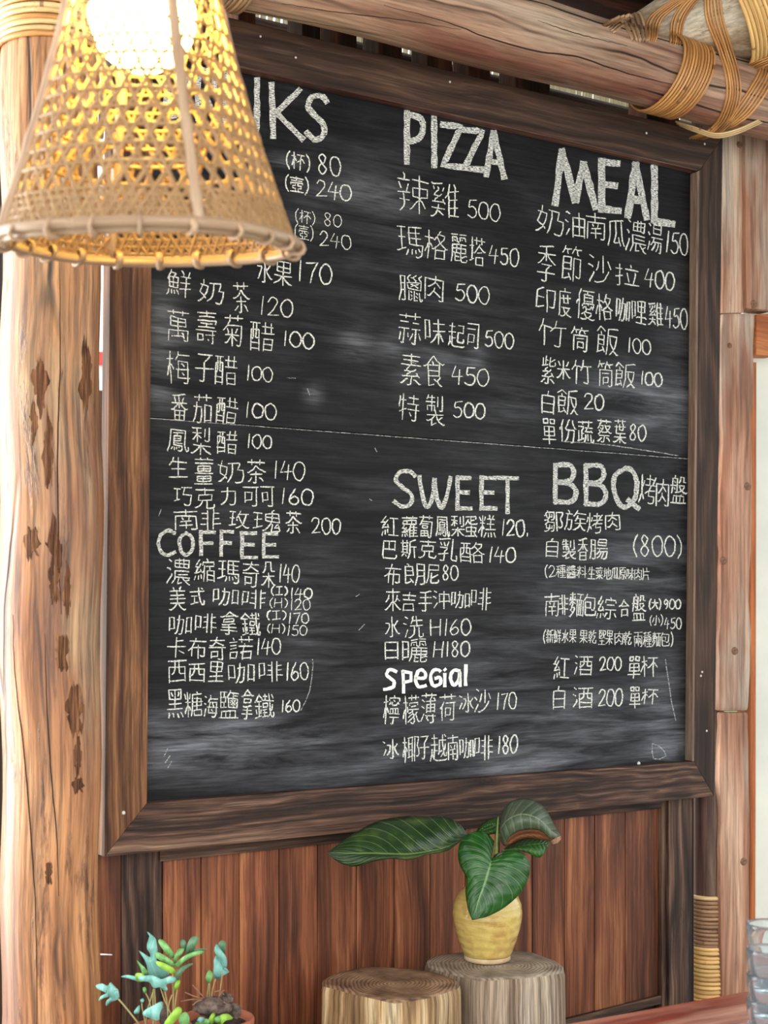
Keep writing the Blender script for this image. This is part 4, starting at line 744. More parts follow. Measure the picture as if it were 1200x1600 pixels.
[[1,5,25,5],[1,17,25,17],[25,26,34,25],[35,22,57,22],[25,43,30,43,34,47,37,49],[58,26,63,27],[58,26,46,36],[46,38,37,49],[46,38,53,46,55,55,54,56,40,56],[57,3,35,3],[46,36,34,27,34,25],[1,26,5,26,9,33,9,59],[17,59,16,30,19,29,25,29],[0,59,25,59],[25,43,25,45,1,45,1,0],[25,1,25,43],[34,25,35,22,35,0],[58,26,57,22,57,0],[41,63,40,57,38,54,37,49]],
[[1,5,6,5,22,11],[27,41,0,41],[40,24,63,24],[40,42,63,42],[9,63,13,61,15,54],[0,29,27,29,27,53,0,53,1,5],[33,0,37,11,40,24,40,59,63,58,63,4,62,2,60,1,53,1,50,3],[18,20,21,16,22,12,25,10,26,7,27,6]],
[[23,19,29,20,56,30],[0,0,2,4,7,20,8,38,8,63,58,63,58,46,8,46],[23,36,23,8,25,3,32,1,58,2,62,5,63,11]],
[[49,45,47,36],[13,36,16,35],[35,25,37,27,41,28,46,36,47,36],[47,36,50,36,59,28],[59,53,4,53],[31,63,31,0],[15,45,13,36,11,35,8,29,4,26],[0,5,3,4,6,6,17,14,26,24,30,26,37,24,45,14,51,9,59,4,63,5]],
[[9,3,54,3],[31,37,31,63],[63,53,0,53],[54,0,54,23,9,23,9,0],[59,37,5,37]],
[[59,42,5,42],[13,2,18,0,23,0,30,1,31,3,31,59],[0,24,63,24],[5,58,31,59,52,63,56,62]],
[[14,22,4,2],[11,37,2,42,0,42],[15,57,5,63],[24,25,63,25],[43,63,43,0],[24,21,24,49,63,49,63,21]],
[[0,41,9,36],[14,1,18,0,21,1,29,10,32,24,32,31],[12,56,4,61],[63,9,63,4,61,0,50,0,48,1,47,31],[11,21,3,2],[41,63,41,32],[59,50,26,51],[62,32,19,32],[21,40,25,50,26,51,28,61,31,63]],
[[63,5,0,5],[63,34,0,34],[63,0,63,63,1,63,0,0]],
[[39,12,29,12],[21,46,21,56,35,56,36,45,40,44,41,42],[28,50,29,47],[62,63,44,63],[60,46,60,56,45,56,45,46,41,42],[41,39,41,42],[0,38,13,38],[52,50,55,46],[37,63,20,63],[63,13,59,14,53,12,47,11],[34,38,34,20],[29,19,29,1,39,2,41,4],[47,38,47,1,51,0,61,0,63,4,62,6],[0,15,13,15,13,59,0,60,0,8],[21,20,29,19,34,20,59,20,60,21,60,30,21,30],[62,39,22,39,20,13,16,2]],
[[59,43,56,48],[42,63,43,57],[53,45,49,41,37,41,34,43,34,47],[28,47,25,43,23,42],[47,34,47,23],[37,23,37,34],[10,37,10,0],[43,15,42,1,36,0,33,2],[43,49,39,52],[9,37,6,35,2,23,0,19,0,14],[2,49,16,49],[10,63,9,37],[26,23,27,34,58,34,58,23],[63,23,20,23],[17,25,17,29,13,35,9,37],[62,51,62,56,61,57,43,57,23,57,23,51],[23,15,61,15]],
[[58,25,52,22,51,19],[21,23,23,22,37,27],[60,41,60,47,23,47,23,41],[31,39,52,39],[16,25,17,30,16,31,13,36,9,37],[63,4,60,4,57,7,51,19],[43,18,51,19],[0,13,0,17,5,29,8,31],[43,14,40,13,31,7,19,3],[39,21,30,16,22,13],[16,47,1,47],[49,53,49,63],[33,63,33,53],[62,58,22,58],[62,31,22,31],[9,0,9,30,8,31,9,37,9,63],[37,31,37,26,39,21,41,21,43,18,44,5,43,3,40,0,34,0,31,2]],
[[0,34,9,30],[27,14,27,10],[11,45,3,49],[1,2,10,17],[52,52,54,52,58,50,58,46],[59,24,22,24],[18,63,18,54],[59,32,22,32],[63,14,18,14],[0,58,63,58],[62,46,19,46],[59,22,58,39,23,39,22,21],[41,1,44,0,50,0,51,3,51,17],[40,22,40,50,44,54,44,63],[33,5,27,10,23,10]],
[[55,41,55,1,52,0,43,0,42,1],[2,29,4,31,8,32],[45,63,45,51],[23,9,23,30,43,29,42,13,23,13],[17,63,17,51],[0,57,63,57],[63,42,22,42],[9,0,8,33,10,38,14,45]],
[[17,44,29,44,30,42,28,33,24,24,19,15,14,10],[45,35,47,36,58,47],[9,51,0,57],[9,31,10,28,0,11],[27,1,30,0,36,0,38,3,38,40,39,41,38,63],[63,11,60,11,54,17,46,30,46,34,43,38,39,41]],
[[41,15,38,15],[8,33,5,31,0,18,0,14],[48,0,48,60,62,60,62,57,57,39,62,28,63,17,60,13,57,12,54,14],[17,26,17,30,15,35,13,37,9,39],[24,29,38,29],[24,44,38,44],[1,49,16,49],[24,60,25,13],[41,60,21,60],[38,60,38,0],[38,14,20,11],[9,0,9,31,8,32,9,63]],
[[39,9,42,11,47,17,50,18],[42,23,37,21,33,20],[5,15,4,19,4,28],[5,15,4,14,0,0],[5,15,9,12,10,8,15,7],[54,63,58,58],[50,25,54,26,58,40],[15,23,25,23],[14,63,14,39],[25,54,4,54],[1,39,26,39],[46,63,47,44,49,26,50,25,50,18,54,11,57,10,60,11,61,19],[63,3,59,0,26,0,16,3,15,6,15,39],[30,14,31,17,33,20,33,50,60,50]],
[[11,20,14,19,19,11],[39,31,40,34,43,37,44,41],[39,31,40,30,62,30],[17,38,21,50],[36,29,36,17,58,17,57,6,54,1,42,0,38,2],[2,49,0,34],[40,41,40,63],[29,55,51,55,56,52],[61,59,58,54,52,47,51,42],[63,41,25,41],[22,23,31,28,39,31],[11,63,11,20,9,20,6,10,1,2]],
[[60,48,52,49,51,60,38,60,37,52,35,48,33,47],[23,17,23,0],[17,47,14,51],[37,41,37,36],[25,26,32,24,40,27,43,29],[25,26,24,24,19,24,17,25],[17,31,14,35],[37,36,43,29],[16,63,15,57],[38,0,38,17],[63,25,59,23,56,24,47,27,47,29],[43,29,47,29],[52,0,52,17,9,17,9,0],[47,29,48,32,53,36,53,41,34,41],[0,41,25,41],[1,23,4,29,6,37,7,57,25,57,25,26],[61,0,1,0]],
[[10,27,10,32,9,35],[10,27,7,25,4,22,4,19],[10,27,35,26,34,8,32,1,31,0,23,0,21,1],[10,59,10,63],[10,59,7,58,4,55,4,52],[10,59,36,58,35,43,33,37,31,35,23,35],[9,35,13,40,14,43],[9,35,2,33,0,34],[15,43,15,53],[15,9,15,20],[0,0,5,0,10,3,13,6,14,9],[4,19,1,19],[0,50,4,52],[51,13,54,10,58,10,63,13,63,24,59,32,56,36,56,40,62,54,63,58,62,59,45,59,45,0],[4,52,5,51,6,43,25,43,25,50],[4,19,5,18,5,9,25,9,25,17]],
[[8,63,9,63,14,58,14,51],[63,4,62,3,56,8,47,20],[27,3,31,3,40,9,43,13,45,19,47,20],[9,36,22,35,21,13,20,5,16,3,13,3,10,5],[63,53,36,54],[47,22,49,24,63,24],[47,23,31,24],[60,39,38,39],[0,51,24,51],[9,51,9,36,7,19,4,10,1,4,1,0],[47,20,47,39],[29,45,34,53,36,55,38,63],[40,46,38,39,36,38,34,34,31,32]],
[[0,4,63,4],[63,35,0,35],[27,52,29,60,34,63],[0,19,63,19],[0,0,0,51,27,52,63,51,63,0]],
[[50,12,13,12],[50,0,13,0],[38,46,39,41,49,32,59,27,63,27],[0,26,4,26,14,31,24,41,25,46],[13,0,13,23,50,23,50,0],[31,60,31,31],[60,46,2,46],[53,62,48,63,31,60,15,58,9,58,7,60]],
[[19,45,4,45],[19,27,4,27],[35,34,33,24],[31,53,58,53],[41,2,49,16,51,24],[40,24,39,19,33,9,28,4,25,4],[19,17,25,17,31,23,33,24],[26,34,63,34],[58,53,58,62,57,63,32,63,31,53,31,44,58,44,58,53],[33,24,61,23,59,4,57,1,55,1,52,1,49,3],[0,0,0,3,2,10,4,27,4,63,19,62,19,5,18,2,16,1,12,1,8,3]],
[[23,24,18,30,13,32],[0,12,0,16,6,25,8,31,13,34],[61,11,28,11],[62,50,26,50],[29,31,60,31],[44,21,29,21,29,41,44,41,59,41,60,40,60,22,44,21],[44,1,44,61],[22,42,1,42],[28,60,44,61,59,63,61,62],[63,0,24,0],[13,59,13,0],[22,62,19,62,13,59,1,58]],
[[46,63,43,63,42,60],[6,6,57,6],[35,49,35,52,32,53],[17,52,4,52,4,60],[31,42,31,39],[5,44,4,36,3,34,0,32],[39,56,43,54,44,52],[36,35,31,39],[63,26,0,26],[17,44,0,44],[37,26,37,14,39,12,57,12],[17,32,17,61],[63,42,24,42],[52,46,52,32,44,31,41,33],[6,0,6,18,6,19,56,19,57,18,57,0,6,0],[24,26,24,19,22,13,14,10,11,11],[57,59,56,56,53,54,48,52,44,52,43,50,31,48,24,49],[23,57,27,56,40,60,57,59]],
[[30,16,53,20],[40,34,32,39],[13,38,13,63],[24,58,20,46],[12,31,8,29,6,24,0,12,0,9],[44,51,36,58],[53,21,63,22],[2,58,4,47],[53,63,53,0],[13,0,12,38],[23,19,18,28,12,31],[1,38,24,38]],
[[49,29,54,39],[36,19,38,15,47,8,58,2,63,4],[26,39,29,38,31,32],[56,47,52,48,36,46,10,44,7,44,4,46],[27,19,25,16,23,13,15,7,4,2,0,3],[15,30,14,30,10,37,7,38],[43,63,43,54],[31,0,31,25],[20,63,20,53],[3,58,60,58],[3,20,26,20,27,19,60,20]],
[[19,20,10,17],[1,12,9,15,10,17],[22,33,28,35],[44,44,49,45,55,48,60,48,59,22,57,19,53,19],[29,38,44,41],[18,45,0,45],[10,62,10,17],[62,11,63,10,63,4,60,1,57,0,34,0,30,2,29,5,29,56],[44,15,44,63]],
[[40,59,36,56,35,50],[37,25,37,1,27,0],[50,17,56,11,62,4],[12,4,25,17],[57,38,18,38],[63,63,6,63,6,27,3,13,0,4,0,0],[35,50,19,50,18,49,18,26,19,25,41,25,57,26,57,49,35,50]],
[[40,63,40,44],[51,1,50,26,10,27],[63,44,10,44],[10,62,10,27,8,18,5,11,0,3,0,0]],
[[52,31,43,31],[16,40,20,39,27,34],[16,44,21,44,23,47],[49,58,47,44],[52,17,43,17],[10,44,8,47,6,47],[16,41,12,40,6,35,2,32,1,32],[10,15,16,10],[28,41,28,43,23,47],[24,52,23,47],[52,4,52,44],[34,4,62,4],[43,44,43,4],[26,58,3,58],[62,1,62,43,34,44,34,0],[16,63,16,33,14,31,12,30,12,25],[33,59,63,59],[3,16,10,25,23,25,24,22,20,15,13,7,3,1,0,2],[7,52,6,47,5,47,2,42]],
[[13,63,10,58,10,54],[10,54,6,53,0,45],[10,54,56,53,55,27,53,18,50,16,42,16,39,19],[5,22,33,22,33,40,5,40,5,5,6,3,14,0,55,0,60,1,62,5,63,9,61,12]],
[[36,18,33,17,26,6],[12,42,11,38,5,30,4,25],[35,40,56,40],[0,2,2,15],[3,42,4,46,9,54,12,63],[19,17,21,10],[63,6,57,17],[4,25,11,25,20,27],[46,27,45,1,43,0,38,0,36,1],[43,63,46,60,47,54],[11,15,12,4],[62,46,62,54,29,54,29,46],[62,27,28,27],[21,24,18,35],[19,51,14,42,3,42]],
[[51,4,12,4],[32,59,33,63],[13,43,15,39,47,39,50,43],[51,0,51,24,50,25,13,25,12,0],[32,59,42,50,50,45,50,43,52,43,59,39,63,40],[32,59,29,58,24,52,15,45,13,43,11,42,4,38,0,39]],
[[31,41,0,42],[0,0,13,8,20,15,27,28,29,36,31,39],[63,42,34,42,31,40],[63,1,62,0,58,3,47,12,38,27,34,36,31,40,31,63]],
[[0,18,7,32,10,45,14,47],[50,46,58,31,63,17],[17,1,19,0,28,0,31,3,31,63]],
[[5,17,0,8],[16,56,14,63],[55,0,55,38],[24,18,28,10],[7,50,8,45,7,42,7,39],[21,39,24,50],[29,26,0,26],[15,39,15,4,14,1,10,0,9,1],[62,61,57,62,39,57,38,56,38,23,35,9,32,1],[0,39,30,39],[29,55,1,55],[63,38,38,38]],
[[63,51,39,51],[26,41,33,41,38,50,39,51],[45,63,42,61,39,51],[3,34,26,34],[62,13,63,11,63,6,62,3,60,1,43,1,39,1,37,4,36,6,38,11,52,29,54,34],[15,44,15,61],[28,54,1,54],[28,13,0,13],[15,23,15,0],[26,41,26,24,3,24,3,26,4,44,25,44,26,41],[58,36,55,34,38,35]],
[[48,39,45,42,40,51,38,57,38,63],[48,39,48,36],[48,39,55,47,59,57,59,62,38,63],[36,28,48,36],[48,36,62,26],[18,39,18,28],[18,52,18,63],[8,15,55,15],[0,0,63,0],[31,20,31,0],[29,27,4,27,3,28,3,62,4,63,28,63],[3,51,18,52,28,51,27,39,3,39]],
[[52,13,49,24,46,27],[11,13,16,26,18,27],[46,27,45,33,43,36,41,37],[46,27,43,25,39,13],[31,3,31,63],[49,1,55,1,58,2,59,4,59,47,4,47,4,0],[63,63,0,63],[25,14,21,24,18,28,17,34,15,37]],
[[2,63,10,58],[60,17,21,17],[8,38,0,42],[60,30,48,30,46,31,45,45],[60,3,21,3],[1,3,10,21,10,26],[46,45,46,61],[21,27,27,27,32,33,34,38,33,61],[18,61,63,61],[60,0,60,45,21,45,21,0]]]
GL=dict(zip(CHARS,GLN))
def glyph(ch):
    if ch in DG: return DG[ch]
    return [([(st[i]/63,1-st[i+1]/63) for i in range(0,len(st),2)],0) for st in GL[ch]]
EL=[(.5+.5*math.cos(a),.5+.5*math.sin(a)) for a in [-1.9+2*PI*k/10*1.02 for k in range(11)]]
DG={'0':[(EL,1)],'1':[([(.62,0),(.5,.5),(.4,1)],0)],'2':[([(.05,.25),(.3,0),(.75,.05),(.85,.3),(.5,.65),(.05,.98)],1),([(.05,.98),(.98,.92)],0)],
 '4':[([(.35,0),(.0,.62),(.98,.56)],0),([(.72,.2),(.6,1.02)],0)],'5':[([(.25,.05),(.2,.42),(.6,.38),(.92,.6),(.8,.9),(.4,1),(.05,.88)],1),([(.22,.05),(.95,.0)],0)],
 '6':[([(.62,0),(.22,.4),(.08,.75),(.35,1),(.8,.88),(.85,.62),(.5,.5),(.12,.7)],1)],'7':[([(.05,.1),(.95,.02),(.6,.5),(.45,1)],0)],
 '8':[([(.8,.15),(.45,0),(.15,.2),(.4,.45),(.82,.72),(.6,1),(.2,.92),(.15,.65),(.6,.42),(.8,.15)],1)],
 '9':[([(.85,.2),(.45,.0),(.1,.25),(.35,.5),(.8,.35),(.85,.2),(.75,.6),(.5,1)],1)],'H':[([(.1,0),(.05,1)],0),([(.9,0),(.85,1)],0),([(.08,.52),(.9,.48)],0)],
 'I':[([(.1,.02),(.9,0)],0),([(.5,0),(.5,1)],0),([(.05,1),(.95,.97)],0)],'(':[([(.9,-.05),(.3,.25),(.2,.7),(.8,1.08)],1)],')':[([(.1,-.05),(.75,.25),(.8,.7),(.2,1.08)],1)],
 ',':[([(.6,.7),(.5,1.1)],0)]}
WID={'1':.42,'(':.38,')':.38,'H':.95,',':.3}
def ribbon(mb,pts,wpx,o,jit=.35,taper=.75):
    """flat chalk stroke: pixel polyline laid on the board's plane"""
    if len(pts)<2: return
    P=[]
    for i in range(len(pts)-1):                                # subdivide long runs so that the line wavers
        a,b_=pts[i],pts[i+1]; L=math.hypot(b_[0]-a[0],b_[1]-a[1]); k=max(1,int(L/9))
        for j in range(k): P.append((a[0]+(b_[0]-a[0])*j/k+random.uniform(-jit,jit),a[1]+(b_[1]-a[1])*j/k+random.uniform(-jit,jit)))
    P.append(pts[-1]); n=len(P); V=[];G=[]
    for i in range(n):
        a=P[max(i-1,0)]; b_=P[min(i+1,n-1)]; dx,dy=b_[0]-a[0],b_[1]-a[1]; L=math.hypot(dx,dy) or 1; dx/=L;dy/=L
        w_=wpx*.5*random.uniform(.85,1.15)*(taper if i in(0,n-1) else 1)
        ex=(-w_*.6 if i==0 else w_*.6 if i==n-1 else 0)
        for sg in (1,-1):
            u=P[i][0]-dy*w_*sg+dx*ex; v=P[i][1]+dx*w_*sg+dy*ex; p=PX(u,v,o); V.append(p); s,z,_=SZ(p); G.append((s,z,0))
    mb.add(V,[(2*i,2*i+1,2*i+3,2*i+2) for i in range(n-1)],G)
def smooth2(p,k=4):
    q=cr([Vector((a,b_,0)) for a,b_ in p],(len(p)-1)*k+1); return [(v.x,v.y) for v in q]
def write(segs,wpx=2.2,mat='chalk',o=.0008):
    for text,xa,xb,yc,h in segs:
        mb=MB()
        ws=[(WID.get(c,.78) if c in DG else 1.12) for c in text]; tot=sum(ws)+.10*(len(ws)-1) if len(ws)>1 else ws[0]
        x=xa; k=(xb-xa)/tot; uc=(xa+xb)/2
        for c,wd in zip(text,ws):
            cw=wd*k*.96; cx=x+cw/2; sl=(HZ-yc)/(4218-cx)
            y0=yc+(HZ-yc)/(4218-uc)*(cx-uc); rot=random.uniform(-.05,.05); hs=h*random.uniform(.95,1.04)
            sd=random.uniform(0,90); am=min(cw,hs)*.075
            for st,sm_ in glyph(c):
                q=smooth2(st) if sm_ else st; R=[]
                for a,b_ in q:
                    dx=(a-.5)*cw+am*mnoise.noise(Vector((a*2.2,b_*2.2,sd))); dy=(b_-.5)*hs+am*mnoise.noise(Vector((a*2.2,b_*2.2,sd+40))); R.append((cx+dx-dy*rot-dy*.02,y0+dy+dx*rot+dx*sl))
                ribbon(mb,R,wpx*random.uniform(.8,1.15),o)
            x+=(wd+.10)*k
        num=text.strip('(),').isdigit()
        mb.build('chalk_price' if num and len(text)>1 else 'chalk_character' if len(text)==1 else 'chalk_words',M[mat],cb)
LINES=[
 [("(杯)",447,485,252,25),("80",496,533,258,31)],[("(壺)",445,483,288,24),("240",494,549,298,26)],[("(杯)",461,493,339,20),("80",506,534,344,19)],[("(壺)",460,490,363,22),("240",499,549,376,22)],
 [("水",402,426,424,34),("果",429,457,428,38),("170",464,519,426,32)],
 [("鮮",262,300,443,38),("奶",311,351,456,34),("茶",364,391,465,46),("120",405,458,480,28)],
 [("萬",262,296,509,46),("壽",307,339,511,50),("菊",349,380,516,48),("醋",392,429,526,44),("100",441,491,531,24)],
 [("梅",261,298,574,50),("子",306,334,576,42),("醋",336,371,579,44),("100",384,426,584,23)],
 [("番",268,294,636,40),("茄",303,332,638,42),("醋",339,371,641,42),("100",382,432,642,24)],
 [("鳳",262,296,689,34),("梨",300,330,689,40),("醋",339,373,691,34),("100",385,425,690,21)],
 [("生",264,294,730,32),("薑",304,334,736,40),("奶",341,382,737,32),("茶",386,416,737,36),("140",426,477,735,28)],
 [("巧",272,300,775,28),("克",304,337,778,32),("力",345,369,775,26),("可",380,405,776,30),("可",407,429,776,30),("160",438,490,776,24)],
 [("南",272,311,812,32),("非",315,345,812,30),("玫",358,390,811,28),("瑰",397,441,814,34),("茶",446,472,816,36),("200",487,533,822,24)],
 [("濃",261,298,893,38),("縮",304,336,891,34),("瑪",339,375,894,36),("奇",379,406,897,38),("朵",409,431,898,38),("140",435,468,896,28)],
 [("美",264,291,935,38),("式",298,320,932,26),("咖",334,373,932,26),("啡",379,416,936,30),("(I)",423,450,923,13),("140",453,488,927,17)],[("(H)",421,450,942,14),("120",453,485,945,17)],
 [("咖",265,300,976,28),("啡",306,339,974,30),("拿",344,373,974,36),("鐵",378,408,975,36),("(I)",416,448,961,13),("170",450,483,966,17)],[("(H)",417,446,982,13),("150",448,480,985,16)],
 [("卡",262,291,1012,32),("布",295,322,1013,32),("奇",327,353,1013,34),("諾",358,396,1013,36),("140",400,439,1010,25)],
 [("西",262,292,1049,32),("西",295,321,1051,28),("里",327,350,1049,30),("咖",357,399,1051,30),("啡",405,442,1049,32),("160",446,482,1049,27)],
 [("黑",262,287,1099,42),("糖",289,317,1100,38),("海",319,341,1103,32),("鹽",343,373,1101,44),("拿",377,396,1101,44),("鐵",398,429,1103,38),("160",439,469,1103,19)],
 [("辣",622,669,303,58),("雞",673,719,313,54),("500",730,782,329,28)],
 [("瑪",620,661,378,44),("格",664,701,383,44),("麗",705,730,388,44),("塔",734,758,393,44),("450",765,811,400,27)],
 [("臘",624,661,450,42),("肉",665,695,450,38),("500",711,765,459,28)],
 [("蒜",624,659,513,46),("味",665,696,518,40),("起",701,727,524,36),("司",730,748,525,38),("500",757,803,531,25)],
 [("素",627,659,577,46),("食",663,695,580,48),("450",706,764,588,27)],
 [("特",624,656,637,40),("製",666,695,641,46),("500",708,758,641,25)],
 [("奶",839,883,345,42),("油",884,914,351,40),("南",916,947,354,38),("瓜",950,977,364,42),("濃",979,1010,369,48),("湯",1012,1036,373,44),("150",1040,1075,380,34)],
 [("季",841,869,412,56),("節",878,910,412,54),("沙",919,956,421,40),("拉",962,1000,430,34),("400",1008,1054,437,28)],
 [("印",839,869,469,36),("度",873,893,473,42),("優",901,931,476,46),("格",932,959,480,42),("咖",963,985,484,36),("哩",988,1010,488,34),("雞",1013,1037,491,36),("450",1040,1074,497,32)],
 [("竹",842,885,521,38),("筒",893,920,530,38),("飯",932,968,533,42),("100",980,1017,541,23)],
 [("紫",846,868,578,42),("米",870,892,578,30),("竹",894,925,581,36),("筒",934,958,584,40),("飯",961,994,587,38),("100",1000,1035,592,21)],
 [("白",847,866,629,34),("飯",872,905,628,38),("20",913,944,628,25)],
 [("單",848,869,674,38),("份",875,901,673,34),("蔬",903,928,674,34),("蔡",934,956,673,36),("葉",959,979,674,36),("80",983,1010,676,26)],
 [("紅",596,623,822,32),("蘿",628,653,823,32),("蔔",655,677,823,34),("鳳",681,703,823,30),("梨",705,726,822,32),("蛋",727,747,823,32),("糕",749,775,822,34),("120",783,820,825,26),(",",822,826,830,14)],
 [("巴",599,620,859,28),("斯",627,651,858,28),("克",655,682,858,28),("乳",686,716,859,34),("酪",720,758,863,32),("140",763,806,867,24)],
 [("布",601,627,898,32),("朗",633,664,897,32),("尼",667,687,897,30),("80",691,716,895,24)],
 [("來",602,627,937,34),("吉",629,650,940,30),("手",655,676,939,32),("沖",677,703,937,28),("咖",706,734,937,24),("啡",737,769,936,34)],
 [("水",602,625,979,32),("洗",632,663,979,32),("H160",672,736,980,25)],
 [("日",602,622,1017,26),("曬",630,669,1017,36),("H180",677,734,1014,23)],
 [("檸",599,625,1109,44),("檬",630,656,1109,44),("薄",659,682,1106,44),("荷",687,713,1105,40),("冰",718,741,1098,28),("沙",742,767,1095,34),("170",775,807,1095,26)],
 [("冰",599,624,1170,28),("椰",629,655,1170,38),("子",656,671,1168,34),("越",673,699,1168,40),("南",700,716,1168,40),("咖",719,741,1168,30),("啡",742,772,1168,38),("180",777,809,1163,28)],
 [("烤",998,1025,765,46),("肉",1026,1045,770,40),("盤",1049,1073,765,44)],
 [("鄒",851,880,814,32),("族",883,916,814,32),("烤",917,942,817,30),("肉",946,969,814,28)],
 [("自",854,872,856,28),("製",878,900,858,30),("香",903,919,858,32),("腸",922,950,858,30)],[("(800)",989,1066,853,32)],
 [("(2種醬料",851,917,893,18),("生菜地瓜原味肉片",919,1015,896,18)],
 [("南",852,874,945,34),("非",874,888,945,30),("麵",890,912,945,38),("包",913,932,945,34),("綜",934,963,950,34),("合",967,984,950,26),("盤",988,1010,949,40),("(大)",1014,1033,944,15),("900",1037,1064,944,15)],[("(小)",1015,1036,969,15),("450",1038,1065,974,17)],
 [("(新鮮水果",849,901,994,20),("果乾",906,932,995,20),("堅果",936,958,996,22),("肉乾",961,987,997,20),("兩種麵包)",991,1052,999,22)],
 [("紅",865,890,1043,34),("酒",898,926,1040,30),("200",937,971,1037,21),("單",982,1001,1043,34),("杯",1002,1028,1041,30)],
 [("白",865,883,1090,34),("酒",896,927,1090,32),("200",935,973,1090,27),("單",984,1001,1090,32),("杯",1003,1028,1088,24)],
]
for L in LINES:
    mh=max(s[4] for s in L); write(L,1.5 if mh<24 else 2.15)
# capitals of the headings as broad chalk strokes (unit boxes)
CAP={'P':[[(.12,0),(.12,1)],[(.12,.04),(.8,.1),(.92,.3),(.7,.5),(.12,.58)]],'I':[[(.5,0),(.5,1)]],'Z':[[(.05,.06),(.92,.06),(.1,.94),(.98,.94)]],'A':[[(.42,0),(.08,1)],[(.42,0),(.9,1)],[(.2,.66),(.72,.68)]],
 'M':[[(.2,0),(.05,1)],[(.2,0),(.5,.9)],[(.5,.9),(.68,.2)],[(.68,.2),(.95,1)]],'E':[[(.12,.02),(.12,.98)],[(.12,.05),(.92,.05)],[(.12,.48),(.8,.48)],[(.12,.95),(.98,.95)]],'L':[[(.2,0),(.2,.94)],[(.2,.95),(.98,.97)]],
 'D':[[(.1,0),(.1,1),(.7,.85),(.95,.5),(.7,.15),(.1,.02)]],'R':[[(.1,0),(.1,1)],[(.1,.02),(.85,.1),(.85,.42),(.1,.52)],[(.4,.52),(.95,1)]],'N':[[(.1,1),(.1,0),(.9,1),(.9,0)]],
 'K':[[(.1,0),(.14,1)],[(.9,.06),(.2,.56)],[(.25,.55),(.98,.98)]],'S':[[(.95,.14),(.7,.02),(.3,.06),(.12,.28),(.4,.46),(.8,.66),(.78,.9),(.4,1),(.06,.86)]],
 'C':[[(.95,.1),(.6,.0),(.2,.2),(.08,.55),(.25,.9),(.6,1),(.95,.88)]],'O':[[(.5,.02),(.15,.2),(.06,.55),(.25,.92),(.6,.98),(.92,.7),(.9,.25),(.5,.02)]],'F':[[(.12,0),(.12,1)],[(.12,.05),(.95,.05)],[(.12,.5),(.8,.5)]],
 'W':[[(.04,0),(.16,.7),(.28,.95),(.42,.7),(.5,.08)],[(.5,.08),(.58,.7),(.72,.95),(.86,.6),(.98,0)]],'T':[[(.0,.05),(1,.05)],[(.52,.05),(.52,1)]],'B':[[(.1,.02),(.1,.98)],[(.1,.04),(.7,.02),(.88,.22),(.7,.42),(.2,.47)],[(.2,.47),(.75,.52),(.98,.74),(.75,.96),(.1,.98)]],
 'Q':[[(.5,.02),(.12,.2),(.04,.5),(.2,.85),(.5,.97),(.85,.75),(.92,.35),(.75,.08),(.5,.02)],[(.6,.8),(1.0,1.0)]],
 's':[[(.9,.1),(.4,.02),(.2,.3),(.75,.6),(.6,.92),(.0,1)]],'p':[[(.15,.05),(.2,1)],[(.15,.05),(.85,.12),(.85,.48),(.2,.55)]],'e':[[(.1,.5),(.85,.45),(.75,.1),(.35,.05),(.08,.5),(.3,.95),(.9,.9)]],'c':[[(.9,.12),(.4,.05),(.08,.5),(.35,.98),(.9,.85),(.85,.5),(.5,.55)]],
 'i':[[(.5,.2),(.5,1)],[(.45,-.1),(.6,-.06)]],'a':[[(.8,.1),(.35,.05),(.08,.5),(.35,.95),(.75,.6),(.8,.1),(.85,1)]],'l':[[(.5,0),(.5,1)]]}
CURV='SCOQWDs' 
def heading(word,boxes,wpx,mat='chalk_block'):
    for c,(x0,y0,x1,y1) in zip(word,boxes):
        mb=MB(); sl=(HZ-(y0+y1)/2)/(4218-(x0+x1)/2)*.5
        for st in CAP[c]:
            q=smooth2(st) if c in CURV or len(st)>5 or c in 'BPRec' and len(st)>4 else st
            ribbon(mb,[(x0+a*(x1-x0),y0+b_*(y1-y0)+(a-.5)*(x1-x0)*sl) for a,b_ in q],wpx,.0009,jit=.5,taper=1)
        o=mb.build('chalk_letter',M[mat],cb); o['label']='broad chalk letter '+c.upper()+' of the heading '+word.upper()
heading('DRINKS',[(258,96,298,180),(306,106,340,188),(346,114,358,194),(362,122,406,205),(419,133,474,216),(477,148,513,218)],9)
heading('PIZZA',[(632,176,663,256),(667,182,690,260),(689,192,723,264),(722,200,757,268),(757,207,791,276)],9.5)
heading('MEAL',[(864,237,934,322),(936,250,969,332),(978,257,1014,340),(1015,262,1053,351)],11)
heading('SWEET',[(614,735,650,792),(653,745,705,795),(712,744,737,797),(749,744,776,797),(776,744,809,801)],6.5)
heading('BBQ',[(864,725,901,786),(912,726,948,789),(957,730,998,794)],7.5)
heading('COFFEE',[(245,829,275,867),(279,832,303,867),(311,830,337,867),(343,829,365,868),(375,831,402,873),(409,832,435,872)],5.6)
heading('special',[(600,1046,621,1077),(627,1047,645,1082),(648,1046,667,1074),(671,1045,690,1072),(692,1048,698,1072),(702,1046,722,1072),(722,1040,733,1070)],5.2,'chalk_bold')
